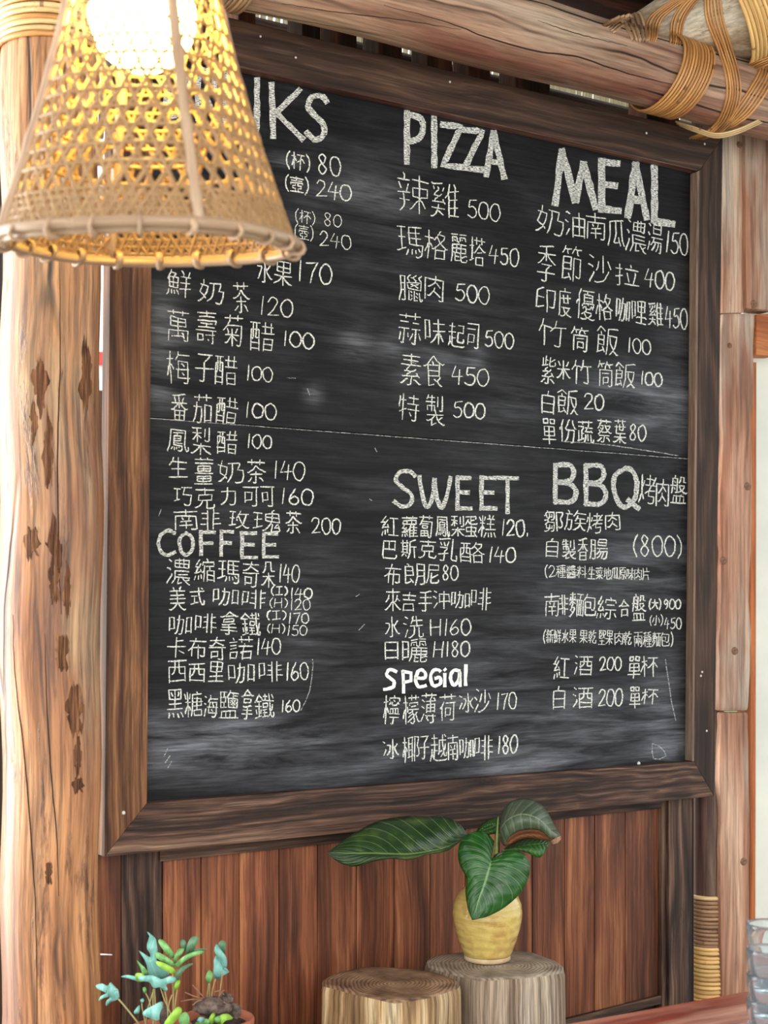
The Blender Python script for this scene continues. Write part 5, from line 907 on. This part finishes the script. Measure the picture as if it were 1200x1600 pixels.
# stray marks
mb=MB()
for q in ([(1019,1162),(1031,1167),(1041,1181),(1021,1186),(1019,1162)],[(448,590),(462,591)],[(480,607),(484,617)],[(880,690),(950,695),(1060,712)],[(586,700),(589,706)],[(556,932),(562,928)],[(560,985),(570,975)],[(1060,775),(1068,772)],[(262,1170),(256,1182)],[(266,1180),(258,1192)],[(268,1190),(262,1200)],[(640,180*1+385),(650,568)],[(577,780),(581,782)],[(252,795),(248,806)],[(488,1030),(489,1040),(484,1080),(470,1110)],[(1040,1030),(1044,1060),(1050,1100),(1056,1126)]):
    ribbon(mb,smooth2(q,2),1.5,.0008)
mb.build('stray_marks',M['chalk_dim'],cb)
mb=MB(); J=[]
for i in range(70):
    p=WP(lo_s+.006+(hi_s-lo_s-.03)*i/69,0,.0); p.z=seamz(SZ(p)[0])-.0022; d=p-CAM; J.append((600+F*d.x/d.y,HZ-F*d.z/d.y))
ribbon(mb,J,1.1,.0008,jit=.2)
mb.build('joint_line',M['chalk_dim'],cb)

# ================================================================= LAMP
LD=1.95; LC=at(236.5,384,LD); RR=.203; TH=math.radians(7.2)
LM=Matrix.Rotation(TH,4,'X')
PH0=-PI/2+math.asin(.44)-PI/4                                  # a corner of the rounded square points towards the viewer
def sup(th,nexp=2.55):
    c,s=abs(math.cos(th)),abs(math.sin(th)); r=(c**nexp+s**nexp)**(-1/nexp); rm=(2*(math.sqrt(.5)**nexp))**(-1/nexp); return r/rm
LH=.44
def lampP(th,t,dr=0):                                          # t: 0 rim .. 1 top
    r=(RR*(1-.64*t)-.010*math.sin(PI*min(1,t*1.0)))*(1 if t>.03 else 1)+dr; q=r*(sup(th)*(1-.3*t)+.3*t)
    p=Vector((q*math.cos(th+PH0),q*math.sin(th+PH0),LH*t)); return LC+(LM@p)
lamp=empty('pendant_lamp',LC,'woven cane pendant lampshade glowing yellow, close at the upper left','lamp')
mb=MB(); p_=.0246
for f_ in range(4):
    th0=f_*PI/2; hw=lambda b: (RR*(1-.64*b/.455))*.80
    def emit(seg,r):
        P=[]; RL=[]
        for a,b in seg: 
            h=hw(b); P.append(lampP(th0+(a/h)*PI/4,b/.455,random.uniform(-.0008,.0008))); RL.append(r*(1-.5*min(1,max(0,(b-.15)/.13))))
        if len(P)>1: v_,fa,g_=tube_geo(P,RL,sides=6,caps=False); mb.add(v_,fa,g_)
    def line(nx_,ny_,c,r,bmax=.455,bmin=0):
        d=(-ny_,nx_); x0,y0=nx_*c,ny_*c; seg=[]
        for k in range(-60,61):
            t=k*.0105; a=x0+d[0]*t; b=y0+d[1]*t
            if bmin<=b<=bmax and abs(a)<=hw(b)*1.0: seg.append((a,b))
        emit(seg,r)
    q3=math.sqrt(3)/2
    for k in range(-26,27):
        c=(k+.5)*p_
        if .062<c<.455: line(0,1,c,.0033)
        for sg in (1,-1):
            line(sg*q3,-.5,c,.0033,.455,0); line(sg*q3,-.5,c+p_/2,.0030,.056,0); line(sg*q3,-.5,c+p_/4,.0022,.050,0)
    for b in (.012,.022,.032,.042,.052): line(0,1,b,.0027)
tag(mb.build('cane_weave',M['cane'],lamp,smooth=True),kind='stuff')
for k in range(4):
    th=PI/4+k*PI/2; P=[lampP(th,i/24,.003) for i in range(25)]
    tube('rib',P,[.0072+(.0014 if i%5==2 else 0) for i in range(25)],M['bamboo'],lamp,sides=10)
for dr,tt,rr in ((.004,.012,.0078),(-.006,-.004,.0062),(.0,.985,.006)):
    tube('rim_hoop',[lampP(2*PI*i/72,tt,dr) for i in range(72)],rr,M['bamboo'],lamp,sides=10,closed=True)
for i in range(20):
    th=2*PI*(i+.35)/20; c=lampP(th,.006,.0); out=(lampP(th,.006,.01)-c).normalized(); upv=(lampP(th,.03,0)-c).normalized()
    P=[c+out*(.0128*math.cos(a)-.001)+upv*(.0112*math.sin(a)-.001) for a in [2*PI*j/14 for j in range(14)]]
    tube('binding',P,.0026,M['bamboo'],lamp,sides=6,closed=True,flat=2.4)
bc=LC+LM@Vector((-.006,.0,.30))
blb=lathe('globe_bulb',[(.0005,-.072)]+[(.072*math.sin(a),-.072*math.cos(a)) for a in [PI*i/16 for i in range(1,15)]]+[(.022,.074),(.02,.09)],bc,M['bulb'],lamp,seg=32)
lathe('lamp_socket',[(.024,.088),(.026,.10),(.026,.14),(.01,.15)],bc,M['cord'],blb,seg=20)
ct=LC+LM@Vector((0,0,LH)); tube('cord',[bc+Vector((0,0,.149)),ct+Vector((0,0,.05)),Vector((ct.x,ct.y,3.07))],.004,M['cord'],lamp,sides=6)

# ================================================================= STUMPS, VASE, PLANT
ZS=.646
def stump(label,out,ztop,ms,mt,hue=None):
    P=[ZP(u,v,ztop) for u,v in out]; c=sum(P,Vector())/len(P); n0=len(P)
    t=empty('tree_stump',(c.x,c.y,0),label,'stump')
    pc=[Vector((p.x,p.y,0)) for p in P]; N_=72; loop=[]
    for i in range(n0):                                        # densify, rounding a little
        a,b_,c_,d_=pc[i-1],pc[i],pc[(i+1)%n0],pc[(i+2)%n0]
        for k in range(6):
            q=k/6; cu=.5*((2*b_)+(c_-a)*q+(2*a-5*b_+4*c_-d_)*q*q+(3*b_-a-3*c_+d_)*q**3); loop.append(b_.lerp(c_,q)*.8+cu*.2)
    n=len(loop); V=[];G=[];Fc=[]; off=roff(); zs=[ztop-.006,ztop-.02,ztop-.08,ztop-.2,ztop-.35,ztop-.5,0]; cc=Vector((c.x,c.y,0))
    peri=[0]
    for i in range(1,n): peri.append(peri[-1]+(loop[i]-loop[i-1]).length)
    for j,z in enumerate(zs):
        for i,p in enumerate(loop):
            q=(p-cc)*(1+.02*mnoise.noise(Vector((p.x*9,p.y*9,z*3)))+(.0 if j else -.02)+.03*(ztop-z)); V.append(Vector((cc.x+q.x,cc.y+q.y,z))); G.append((z+off.x,peri[i]+off.y,off.z))
    for j in range(len(zs)-1):
        for i in range(n): Fc.append((j*n+i,(j+1)*n+i,(j+1)*n+(i+1)%n,j*n+(i+1)%n))
    Fc.append(tuple((len(zs)-1)*n+i for i in range(n)))
    mesh('trunk',V,Fc,ms,t,g=G,smooth=True)
    V=[];G=[];Fc=[]
    for j,(k,dz) in enumerate(((1.0,-.006),(.985,-.001),(.9,0),(.6,0),(.3,0))):
        for i,p in enumerate(loop):
            q=(p-cc)*(k-.02+.02*mnoise.noise(Vector((p.x*9,p.y*9,0)))) ; V.append(Vector((cc.x+q.x,cc.y+q.y,ztop+dz))); G.append((q.x,q.y,0))
    V.append(Vector((c.x,c.y,ztop))); G.append((0,0,0))
    for j in range(4):
        for i in range(n): Fc.append((j*n+i,j*n+(i+1)%n,(j+1)*n+(i+1)%n,(j+1)*n+i))
    for i in range(n): Fc.append((4*n+i,4*n+(i+1)%n,len(V)-1))
    mesh('cut_face',V,Fc,mt,t,g=G,smooth=True)
    return t
stump('pale faceted tree stump with brown ringed top, left of the vase',[(502,1531),(520,1520),(568,1509),(634,1511),(685,1519),(720,1533),(716,1541),(674,1555),(616,1564),(553,1550),(504,1537)],ZS,M['stump_l'],M['stump_top_l'])
stump('grey squarish tree stump carrying the yellow vase',[(663,1500),(672,1493),(718,1487),(803,1484),(834,1487),(870,1500),(883,1510),(880,1517),(832,1524),(777,1528),(748,1529),(712,1521),(668,1508)],ZS,M['stump_r'],M['stump_top_r'])
vb=ZP(761.5,1500,ZS); K=vb.y/F
vase=empty('vase',vb,'small yellow glazed stoneware vase standing on the grey stump','vase')
pr=[(0.5,1),(33,1),(36,2),(36.5,9),(38,11),(42,22),(47,36),(51.5,52),(54,66),(54.5,76),(53,88),(48,100),(41,109),(33,115),(28,118),(27,121),(31,126),(30,128),(26,126),(24,120),(24,112),(30,100),(0.5,96)]
lathe('body',[(r*K,h*K) for r,h in pr[3:]],vb,M['glaze'],vase,seg=56)
lathe('foot',[(r*K,h*K) for r,h in pr[:3]]+[(36.3*K,9*K),(.5*K,9*K)],vb,M['clay'],vase,seg=56)
plant=empty('leafy_plant',vb+Vector((0,0,.13)),'large-leaved green plant cuttings in the yellow vase','plant')
def loft_leaf(name,top_,mid,bot_,mat,parent,conv,dm,dt,db,nu=26,nv=7,curl=0,label=None):
    """leaf spanned by two edge curves and a midrib; dm/dt/db = distance from the camera along each"""
    def smp(c,d):
        pts=[conv(x,y) for x,y in c]; n=len(pts); P=[]
        for i,(u,v) in enumerate(pts):
            k=i/(n-1); dd=d[0]*(1-k)+d[1]*k if len(d)==2 else (d[0]*(1-2*k)+d[1]*2*k if k<.5 else d[1]*(2-2*k)+d[2]*(2*k-1)); P.append(at(u,v,dd))
        return cr(P,nu)
    A,Mi,B=smp(top_,dt),smp(mid,dm),smp(bot_,db); V=[];UV=[];Fc=[]
    for i in range(nu):
        for j in range(-nv,nv+1):
            k=abs(j)/nv; E_=A[i] if j>0 else B[i]; p=Mi[i].lerp(E_,k); d=(p-CAM).normalized()
            p=p-d*(.012*math.sin(PI*k)*(1-abs(2*i/(nu-1)-1)**2))+d*.0015*math.sin(i*1.9+k*2)*k
            V.append(p); UV.append((i/(nu-1),j/nv))
    W_=2*nv+1
    for i in range(nu-1):
        for j in range(W_-1): a=i*W_+j; Fc.append((a,a+1,a+W_+1,a+W_))
    o=mesh(name,V,Fc,mat,parent,smooth=True,uv=UV)
    s=o.modifiers.new('thickness','SOLIDIFY'); s.thickness=.0012; s.offset=0
    if label: o['label']=label
    return o
cv=lambda x,y:(500+x/3.077,1240+y/3.077)
loft_leaf('leaf',[(35,285),(90,243),(170,188),(280,132),(400,110),(510,110),(600,113),(670,145),(712,200)],[(35,285),(110,287),(190,288),(270,289),(345,293),(430,293),(520,280),(615,256),(712,200)],
 [(35,285),(90,330),(165,350),(260,325),(345,312),(430,318),(520,292),(610,275),(712,200)],M['leaf_a'],plant,cv,(3.05,3.10,3.2),(3.05,3.22,3.2),(3.05,3.08,3.2),label='long arching leaf reaching left')
loft_leaf('leaf',[(838,230),(790,181),(720,190),(670,245),(668,330),(703,405),(700,480),(714,560),(732,608)],[(822,318),(820,332),(815,355),(806,385),(795,420),(780,460),(762,510),(748,560),(732,608)],
 [(845,292),(885,278),(950,275),(1003,320),(1003,400),(965,475),(890,545),(805,590),(732,608)],M['leaf_b'],plant,cv,(3.12,3.10,3.07),(3.17,3.13,3.07),(3.15,3.12,3.07),nu=34,label='heart-shaped leaf hanging over the front of the vase')
leafc=loft_leaf('leaf',[(866,160),(880,80),(930,34),(1000,25),(1065,55),(1105,110),(1130,160),(1155,200)],[(864,190),(872,165),(905,125),(965,100),(1030,112),(1078,145),(1110,180),(1152,205)],
 [(868,230),(888,250),(908,212),(948,184),(1005,172),(1062,178),(1105,212),(1148,214)],M['leaf_c'],plant,cv,(3.2,3.16,3.2),(3.26,3.26,3.26),(3.2,3.17,3.2),label='dusty grey-green drooping leaf at upper right')
loft_leaf('leaf_underside',[(888,252),(908,210),(948,182),(1005,170),(1062,176),(1108,214)],[(889,253),(915,228),(952,205),(1005,194),(1060,200),(1109,219)],[(890,254),(922,243),(955,226),(1005,216),(1058,222),(1110,224)],M['leaf_u'],leafc,cv,(3.21,3.22,3.21),(3.19,3.18,3.2),(3.22,3.25,3.22),nv=4,label='brown folded underside of the drooping leaf')
loft_leaf('leaf',[(880,268),(930,238),(990,212),(1060,205),(1112,222)],[(884,272),(940,258),(1000,248),(1060,240),(1100,240)],[(890,276),(945,272),(1000,286),(1054,308),(1088,272)],M['leaf_d'],plant,cv,(3.2,3.24,3.26),(3.25,3.3,3.3),(3.2,3.22,3.24),nv=4,label='bright green leaf low on the right')
loft_leaf('leaf',[(740,198),(770,155),(810,125),(858,112)],[(742,204),(780,180),(820,165),(856,150)],[(744,208),(785,200),(825,195),(855,190)],M['leaf_d'],plant,cv,(3.3,3.3,3.28),(3.32,3.32,3.3),(3.28,3.28,3.28),nv=4,label='dark leaf in shade behind the stems')
loft_leaf('leaf_tip',[(1105,228),(1125,215),(1155,200)],[(1110,236),(1130,228),(1158,212)],[(1118,246),(1135,244),(1160,222)],M['dry'],leafc,cv,(3.2,3.2,3.2),(3.2,3.2,3.2),(3.2,3.2,3.2),nu=8,nv=2,label='dry curled brown leaf tip')
mouth=vb+Vector((0,0,118*K))
def stem(pts,r,name='stem',mat='stem',parent=plant): return tube(name,cr(pts,20),r,M[mat],parent,sides=8)
a_=lambda x,y,d: at(*cv(x,y),d)
stem([vb+Vector((.004,0,.14)),a_(830,380,3.24),a_(845,300,3.22),a_(852,200,3.22),a_(857,112,3.24)],[.0062-.0045*i/19 for i in range(20)],'sheath')
stem([vb+Vector((-.004,0,.14)),a_(815,400,3.24),a_(832,340,3.2),a_(824,316,3.135)],.0032)
stem([vb+Vector((-.008,.004,.14)),a_(790,370,3.26),a_(760,270,3.24),a_(712,202,3.2)],.0030)
stem([vb+Vector((.008,.006,.14)),a_(838,300,3.26),a_(850,240,3.26),a_(866,195,3.22)],.0030)
stem([vb+Vector((.01,.008,.14)),a_(850,340,3.27),a_(870,290,3.25),a_(886,272,3.21)],.0026)
loft_leaf('small_sheath',[(840,318),(850,292),(872,280),(888,284)],[(842,322),(855,304),(874,292),(890,290)],[(846,325),(860,312),(878,300),(892,296)],M['leaf_c'],plant,cv,(3.13,3.13,3.14),(3.13,3.13,3.14),(3.13,3.13,3.14),nu=10,nv=2)

# ================================================================= POTS AND FERNS
bz=.50
# low bench under the pots
b0=at(180,1700,2.7); 
bt=empty('wooden_bench',WP(.02,0,.22),'low wooden bench under the potted ferns, below the picture edge','bench')
def wbox(name,s0,s1,z0,z1,o0,o1,mat,parent,al='h'):
    V=[WP(s,z,o) for o in (o0,o1) for z in (z0,z1) for s in (s0,s1)]; off=roff()
    G=[((s if al=='h' else z)+off.x,(z if al=='h' else s)+off.y,o+off.z) for o in (o0,o1) for z in (z0,z1) for s in (s0,s1)]
    return mesh(name,V,[(0,1,3,2),(4,5,7,6),(0,1,5,4),(2,3,7,6),(0,2,6,4),(1,3,7,5)],mat,parent,g=G,bevel=.003)
wbox('bench_top',-.20,.16,bz-.035,bz,.165,.36,M['plank'],bt)
for s_,o_ in ((-.19,.17),(.11,.17),(-.19,.31),(.11,.31)): wbox('leg',s_,s_+.04,0,bz-.035,o_,o_+.04,M['dark'],bt,'v')
def pot(label,u,v,d,rp_,hp):
    c=at(u,v,d); R_=rp_*d/F; hh=c.z-bz
    t=empty('flower_pot',(c.x,c.y,bz),label,'pot')
    lathe('pot_body',[(.6*R_,0),(.66*R_,.004),(.9*R_,hh-.03),(.9*R_,hh-.028),(1.0*R_,hh-.026),(1.03*R_,hh-.004),(1.0*R_,hh),(.92*R_,hh),(.88*R_,hh-.012),(.82*R_,hh-.03)],Vector((c.x,c.y,bz)),M['terracotta'],t,seg=44)
    V=[];Fc=[];n=30
    for j in range(6):
        for k in range(n):
            a=2*PI*k/n; r=R_*.87*(1-j/5.5); V.append(Vector((c.x+r*math.cos(a),c.y+r*math.sin(a),c.z-.016+.010*(1-(1-j/5.5)**2)+.004*mnoise.noise(Vector((r*90*math.cos(a),r*90*math.sin(a),0))))))
    for j in range(5):
        for k in range(n): Fc.append((j*n+k,j*n+(k+1)%n,(j+1)*n+(k+1)%n,(j+1)*n+k))
    Fc.append(tuple(5*n+k for k in range(n)))
    mesh('soil',V,Fc,M['soil'],t,smooth=True)
    return t,c
pot('terracotta pot at the bottom edge holding the blue-green fern, left of its twin',253,1603,2.78,47,0)
pt2,pc2=pot('terracotta pot with a dark rhizome lump, right of the blue-green fern',338,1590,2.86,58,0)
kv=lambda x,y:(140+x/4.286,1440+y/4.286)
def flat_leaf(pts,d,mat,parent,tilt=.0,label=None):
    P=[kv(x,y) for x,y in pts]; n0=len(P)
    cu=sum(p[0] for p in P)/n0; cvv=sum(p[1] for p in P)/n0
    Q=[]
    for i in range(n0):
        a,b_,c_,d_=[Vector((*P[(i+k)%n0],0)) for k in (-1,0,1,2)]
        for k in range(3): q=k/3; Q.append(.5*((2*b_)+(c_-a)*q+(2*a-5*b_+4*c_-d_)*q*q+(3*b_-a-3*c_+d_)*q**3))
    mx=max(math.hypot(q.x-cu,q.y-cvv) for q in Q) or 1
    def pos(u,v): rr=math.hypot(u-cu,v-cvv)/mx; return at(u,v,d+tilt*(v-cvv)/mx*.02+(rr**2)*.012+.004*math.sin(u*.3)) 
    bm=bmesh.new(); vs=[bm.verts.new(pos(q.x,q.y)) for q in Q]
    es=[bm.edges.new((vs[i],vs[(i+1)%len(vs)])) for i in range(len(vs))]
    bmesh.ops.triangle_fill(bm,edges=es,use_beauty=True)
    bm.verts.index_update(); V=[v.co.copy() for v in bm.verts]; Fc=[tuple(v.index for v in f.verts) for f in bm.faces]; bm.free()
    UV=[(((600+F*p.x/p.y)-cu)/mx*.5+.5,((HZ-F*(p.z-ZC)/p.y)-cvv)/mx) for p in V]
    o=mesh('leaf',V,Fc,mat,parent,smooth=True,uv=UV); s=o.modifiers.new('thickness','SOLIDIFY'); s.thickness=.0011; s.offset=0
    if label: o['label']=label
fern=empty('fern_plant',at(253,1598,2.78),'blue-green lobed fern growing in the left pot','fern')
B,Gn,Lm,Dk='fern_blue','fern_green','fern_lime','fern_dark'
FL=[([(45,425),(85,415),(120,430),(140,408),(160,430),(165,460),(185,450),(197,480),(195,515),(165,530),(140,540),(110,565),(115,530),(140,505),(100,510),(62,530),(75,500),(110,480),(75,460),(48,445)],2.74,B),
 ([(385,68),(420,92),(445,122),(455,200),(450,260),(500,310),(530,340),(520,365),(470,378),(400,360),(385,300),(365,250),(330,195),(375,222),(405,238),(405,215),(385,180),(388,140),(408,115)],2.80,B),
 ([(315,258),(345,285),(385,325),(390,352),(355,350),(340,310)],2.79,Gn),
 ([(210,370),(250,357),(305,365),(360,362),(420,360),(480,385),(540,365),(578,380),(570,405),(515,420),(522,455),(505,465),(470,440),(430,445),(405,410),(370,400),(310,395),(260,380)],2.755,B),
 ([(308,350),(340,345),(366,362),(360,400),(310,395)],2.750,Lm),
 ([(460,125),(490,122),(530,165),(570,225),(560,245),(520,220),(475,165)],2.77,Gn),([(435,215),(470,208),(550,260),(575,300),(520,285),(450,245)],2.765,Gn),
 ([(440,270),(475,268),(560,310),(575,345),(540,345),(470,305)],2.76,Lm),([(560,262),(575,215),(600,183),(634,182),(618,215),(590,245),(575,280)],2.77,Gn),
 ([(645,215),(655,150),(680,108),(712,98),(733,110),(715,155),(690,198)],2.79,Dk),([(610,125),(638,125),(650,165),(640,198),(612,170)],2.80,Dk),
 ([(570,290),(620,240),(680,208),(750,195),(762,210),(700,232),(640,262),(590,310)],2.765,Gn),([(690,190),(740,178),(790,183),(745,195),(700,205)],2.80,Dk),
 ([(575,350),(620,300),(680,278),(690,287),(640,320),(602,372),(598,400),(580,400)],2.785,Dk),([(565,440),(578,402),(605,392),(600,430),(570,465)],2.76,Lm),
 ([(358,625),(375,590),(430,560),(480,535),(492,560),(470,620),(465,660),(430,655)],2.73,B),([(298,600),(335,560),(332,610),(305,618)],2.77,B),
 ([(500,684),(540,622),(590,572),(618,590),(600,640),(540,696)],2.72,Lm),([(600,640),(640,605),(668,640),(660,690),(610,692)],2.73,Gn),([(356,445),(372,438),(381,455),(376,482),(362,474)],2.78,Gn),([(340,525),(358,515),(364,530),(350,548)],2.78,B)]
for pts,d,mt in FL: flat_leaf(pts,d,M[mt],fern)
fs=lambda pts,d0,d1,parent,mat='fern_stem',r=.0012,name='stem': tube(name,cr([at(*kv(x,y),d0+(d1-d0)*i/(len(pts)-1)) for i,(x,y) in enumerate(pts)],12),r,M[mat],parent,sides=6)
fs([(195,520),(255,590),(335,692)],2.74,2.76,fern,r=.0017)
for pts in ([(430,450),(410,520),(385,600),(375,690)],[(428,450),(425,530),(430,640),(430,700)],[(435,450),(440,560),(445,700)],[(475,445),(500,520),(540,610),(560,690)],[(505,465),(520,560),(525,690)],[(556,345),(560,450),(560,600),(555,690)],[(590,400),(585,470),(572,560),(562,690)],[(376,480),(400,530),(420,640),(425,700)],[(350,548),(352,580),(365,640),(380,700)],[(552,490),(530,560),(520,690)]): fs(pts,2.775,2.78,fern)
fern2=empty('fern_plant',at(338,1585,2.86),'small sparse fern on the dark rhizome in the right pot','fern')
for pts,d,mt in [([(835,190),(850,150),(880,190),(915,240),(920,290),(905,310),(880,270),(850,225)],2.84,B),([(880,128),(912,140),(905,215),(885,200),(862,155)],2.86,Dk),([(833,255),(850,228),(890,290),(905,320),(935,335),(905,355),(850,388),(830,360),(832,300)],2.85,B),([(778,370),(800,325),(825,350),(815,395),(800,415),(785,400)],2.85,Gn),
  ([(700,690),(760,650),(800,660),(790,692)],2.80,Gn),([(790,680),(815,620),(840,615),(830,680)],2.80,Lm),([(850,670),(880,625),(930,620),(960,650),(910,665),(880,692)],2.79,Lm),([(720,670),(735,640),(770,645),(760,672)],2.79,B),([(835,650),(870,630),(880,660),(850,680)],2.785,Gn)]: flat_leaf(pts,d,M[mt],fern2)
for pts in ([(800,415),(792,460),(785,520)],[(803,415),(802,520)],[(845,385),(830,430),(820,480),(818,520)],[(890,330),(880,420),(868,500)]): fs(pts,2.85,2.86,fern2)
for pts in ([(640,475),(700,500),(770,520)],[(690,425),(730,470),(770,515)],[(610,535),(680,522),(760,520)],[(690,560),(730,530),(790,525)],[(900,460),(880,480),(860,520)],[(840,470),(870,465),(900,490)],[(900,540),(925,560),(930,590)]): fs(pts,2.83,2.85,fern2,'dry',.0013,'dry_stem')
# rhizome lump
def lump(c,rx,ry,rz,mat,parent,name):
    V=[];Fc=[];a_n,b_n=26,16
    for j in range(b_n+1):
        for k in range(a_n):
            ph=PI*j/b_n; th=2*PI*k/a_n; q=Vector((math.sin(ph)*math.cos(th),math.sin(ph)*math.sin(th),math.cos(ph))); r=1+.22*mnoise.noise(q*2.5)+.12*mnoise.noise(q*7)
            V.append(c+Vector((q.x*rx*r,q.y*ry*r,q.z*rz*r)))
    for j in range(b_n):
        for k in range(a_n): Fc.append((j*a_n+k,j*a_n+(k+1)%a_n,(j+1)*a_n+(k+1)%a_n,(j+1)*a_n+k))
    return mesh(name,V,Fc,mat,parent,smooth=True)
lump(at(*kv(830,570),2.85),.040,.03,.018,M['rhizome'],fern2,'rhizome'); lump(at(*kv(910,520),2.86),.016,.014,.012,M['rhizome'],fern2,'rhizome'); lump(at(*kv(975,600),2.85),.012,.012,.016,M['rhizome'],fern2,'rhizome')
lump(at(*kv(500,630),2.79),.012,.014,.018,M['rhizome'],fern,'root_clump')
t=tube('small_nail',[PX(153,1491,-.02),PX(175,1492,.004)],.0016,M['white'],None,sides=6); tag(t,'thin white nail sticking out beside the left log post','nail')

# ================================================================= TABLE AND GLASSES
ZT=.70
A_=ZP(885,1600,ZT); B_=ZP(1170,1548,ZT); td=(B_-A_).normalized(); tn=Vector((td.y,-td.x,0))
table=empty('wooden_table',A_+td*.35+tn*.3-Vector((0,0,ZT)),'red lacquered wooden table with pale scuffs, bottom right corner','table')
def tbox(name,l0,l1,w0,w1,z0,z1,mat,parent,al=True):
    V=[];G=[];off=roff()
    for z in (z0,z1):
        for l,w_ in ((l0,w0),(l1,w0),(l1,w1),(l0,w1)): p=A_+td*l+tn*w_; V.append(Vector((p.x,p.y,z))); G.append((l+off.x,w_+off.y,z+off.z) if al else (z+off.x,l+off.y,w_+off.z))
    return mesh(name,V,[(0,1,2,3),(4,5,6,7),(0,1,5,4),(1,2,6,5),(2,3,7,6),(3,0,4,7)],mat,parent,g=G,bevel=.003)
for i in range(4): tbox('table_board',-.12,1.35,i*.152,i*.152+.150,ZT-.035,ZT,M['table'],table)
for l,w_ in ((-.05,.05),(1.24,.05),(-.05,.5),(1.24,.5)): tbox('leg',l,l+.06,w_,w_+.06,0,ZT-.035,M['table'],table,False)
gc=at(1203,1590,2.40); 
for i in range(5):
    zr=at(1203,1443,2.40).z-i*.0425; h=.112; zb_=zr-h
    nm=['topmost clear glass of the stack on the red table','second clear glass from the top of the stack','third clear glass down in the stack','fourth clear glass down in the stack','lowest clear glass of the stack, standing on the table'][i]
    if zb_<ZT: zb_=ZT+.0008; h=zr-zb_
    R1=.0385; R0=.0385-(.0105 if h>.1 else .009)
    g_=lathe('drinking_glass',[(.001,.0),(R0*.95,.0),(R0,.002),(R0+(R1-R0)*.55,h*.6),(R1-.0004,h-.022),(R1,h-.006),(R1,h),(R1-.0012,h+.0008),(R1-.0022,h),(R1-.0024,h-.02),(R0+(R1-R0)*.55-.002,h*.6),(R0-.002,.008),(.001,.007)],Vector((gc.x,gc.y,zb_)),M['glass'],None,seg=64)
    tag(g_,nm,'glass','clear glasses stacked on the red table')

# ================================================================= OUTDOORS (seen through the narrow gap)
mesh('outdoor_ground',[(-14,5.7,-.3),(14,5.7,-.3),(14,40,-.3),(-14,40,-.3),(-14,5.7,-.35),(14,5.7,-.35),(14,40,-.35),(-14,40,-.35)],[(0,1,2,3),(4,5,6,7),(0,1,5,4),(1,2,6,5),(2,3,7,6),(3,0,4,7)],M['grass'])['kind']='structure'
rail=empty('railing',at(158,900,6)*1-Vector((0,0,at(158,900,6).z)),'dark wooden railing outside, seen in the gap beside the left post','railing')
def obox(name,c,sx,sy,sz,mat,parent=None):
    V=[c+Vector((a*sx/2,b_*sy/2,d_*sz/2)) for a in(-1,1) for b_ in(-1,1) for d_ in(-1,1)]
    return mesh(name,V,[(0,1,3,2),(4,5,7,6),(0,1,5,4),(2,3,7,6),(0,2,6,4),(1,3,7,5)],mat,parent,bevel=.004)
y=6.0; c=at(158,650,y)
obox('post',Vector((c.x-.03,c.y,(at(158,612,y).z)/2-.15)),.09,.09,at(158,612,y).z+.3,M['roof'],rail)
obox('handrail',at(170,725,y-.1),1.2,.05,.16,M['dark'],rail)
c=at(160,560,7.5); sg=empty('sign',Vector((c.x,c.y,-.3)),'small red panel on a post outdoors in the gap beside the left post','sign')
obox('panel',c,.3,.03,.07,M['red'],sg); obox('post',Vector((c.x,c.y+.05,(c.z-.3)/2)),.05,.05,c.z+.28,M['white'],sg)
bs=lump(Vector((at(160,600,8.4).x,8.4,1.2)),.7,.4,1.5,M['grass'],None,'shrub'); tag(bs,'green shrub outdoors in the gap by the left post','shrub')
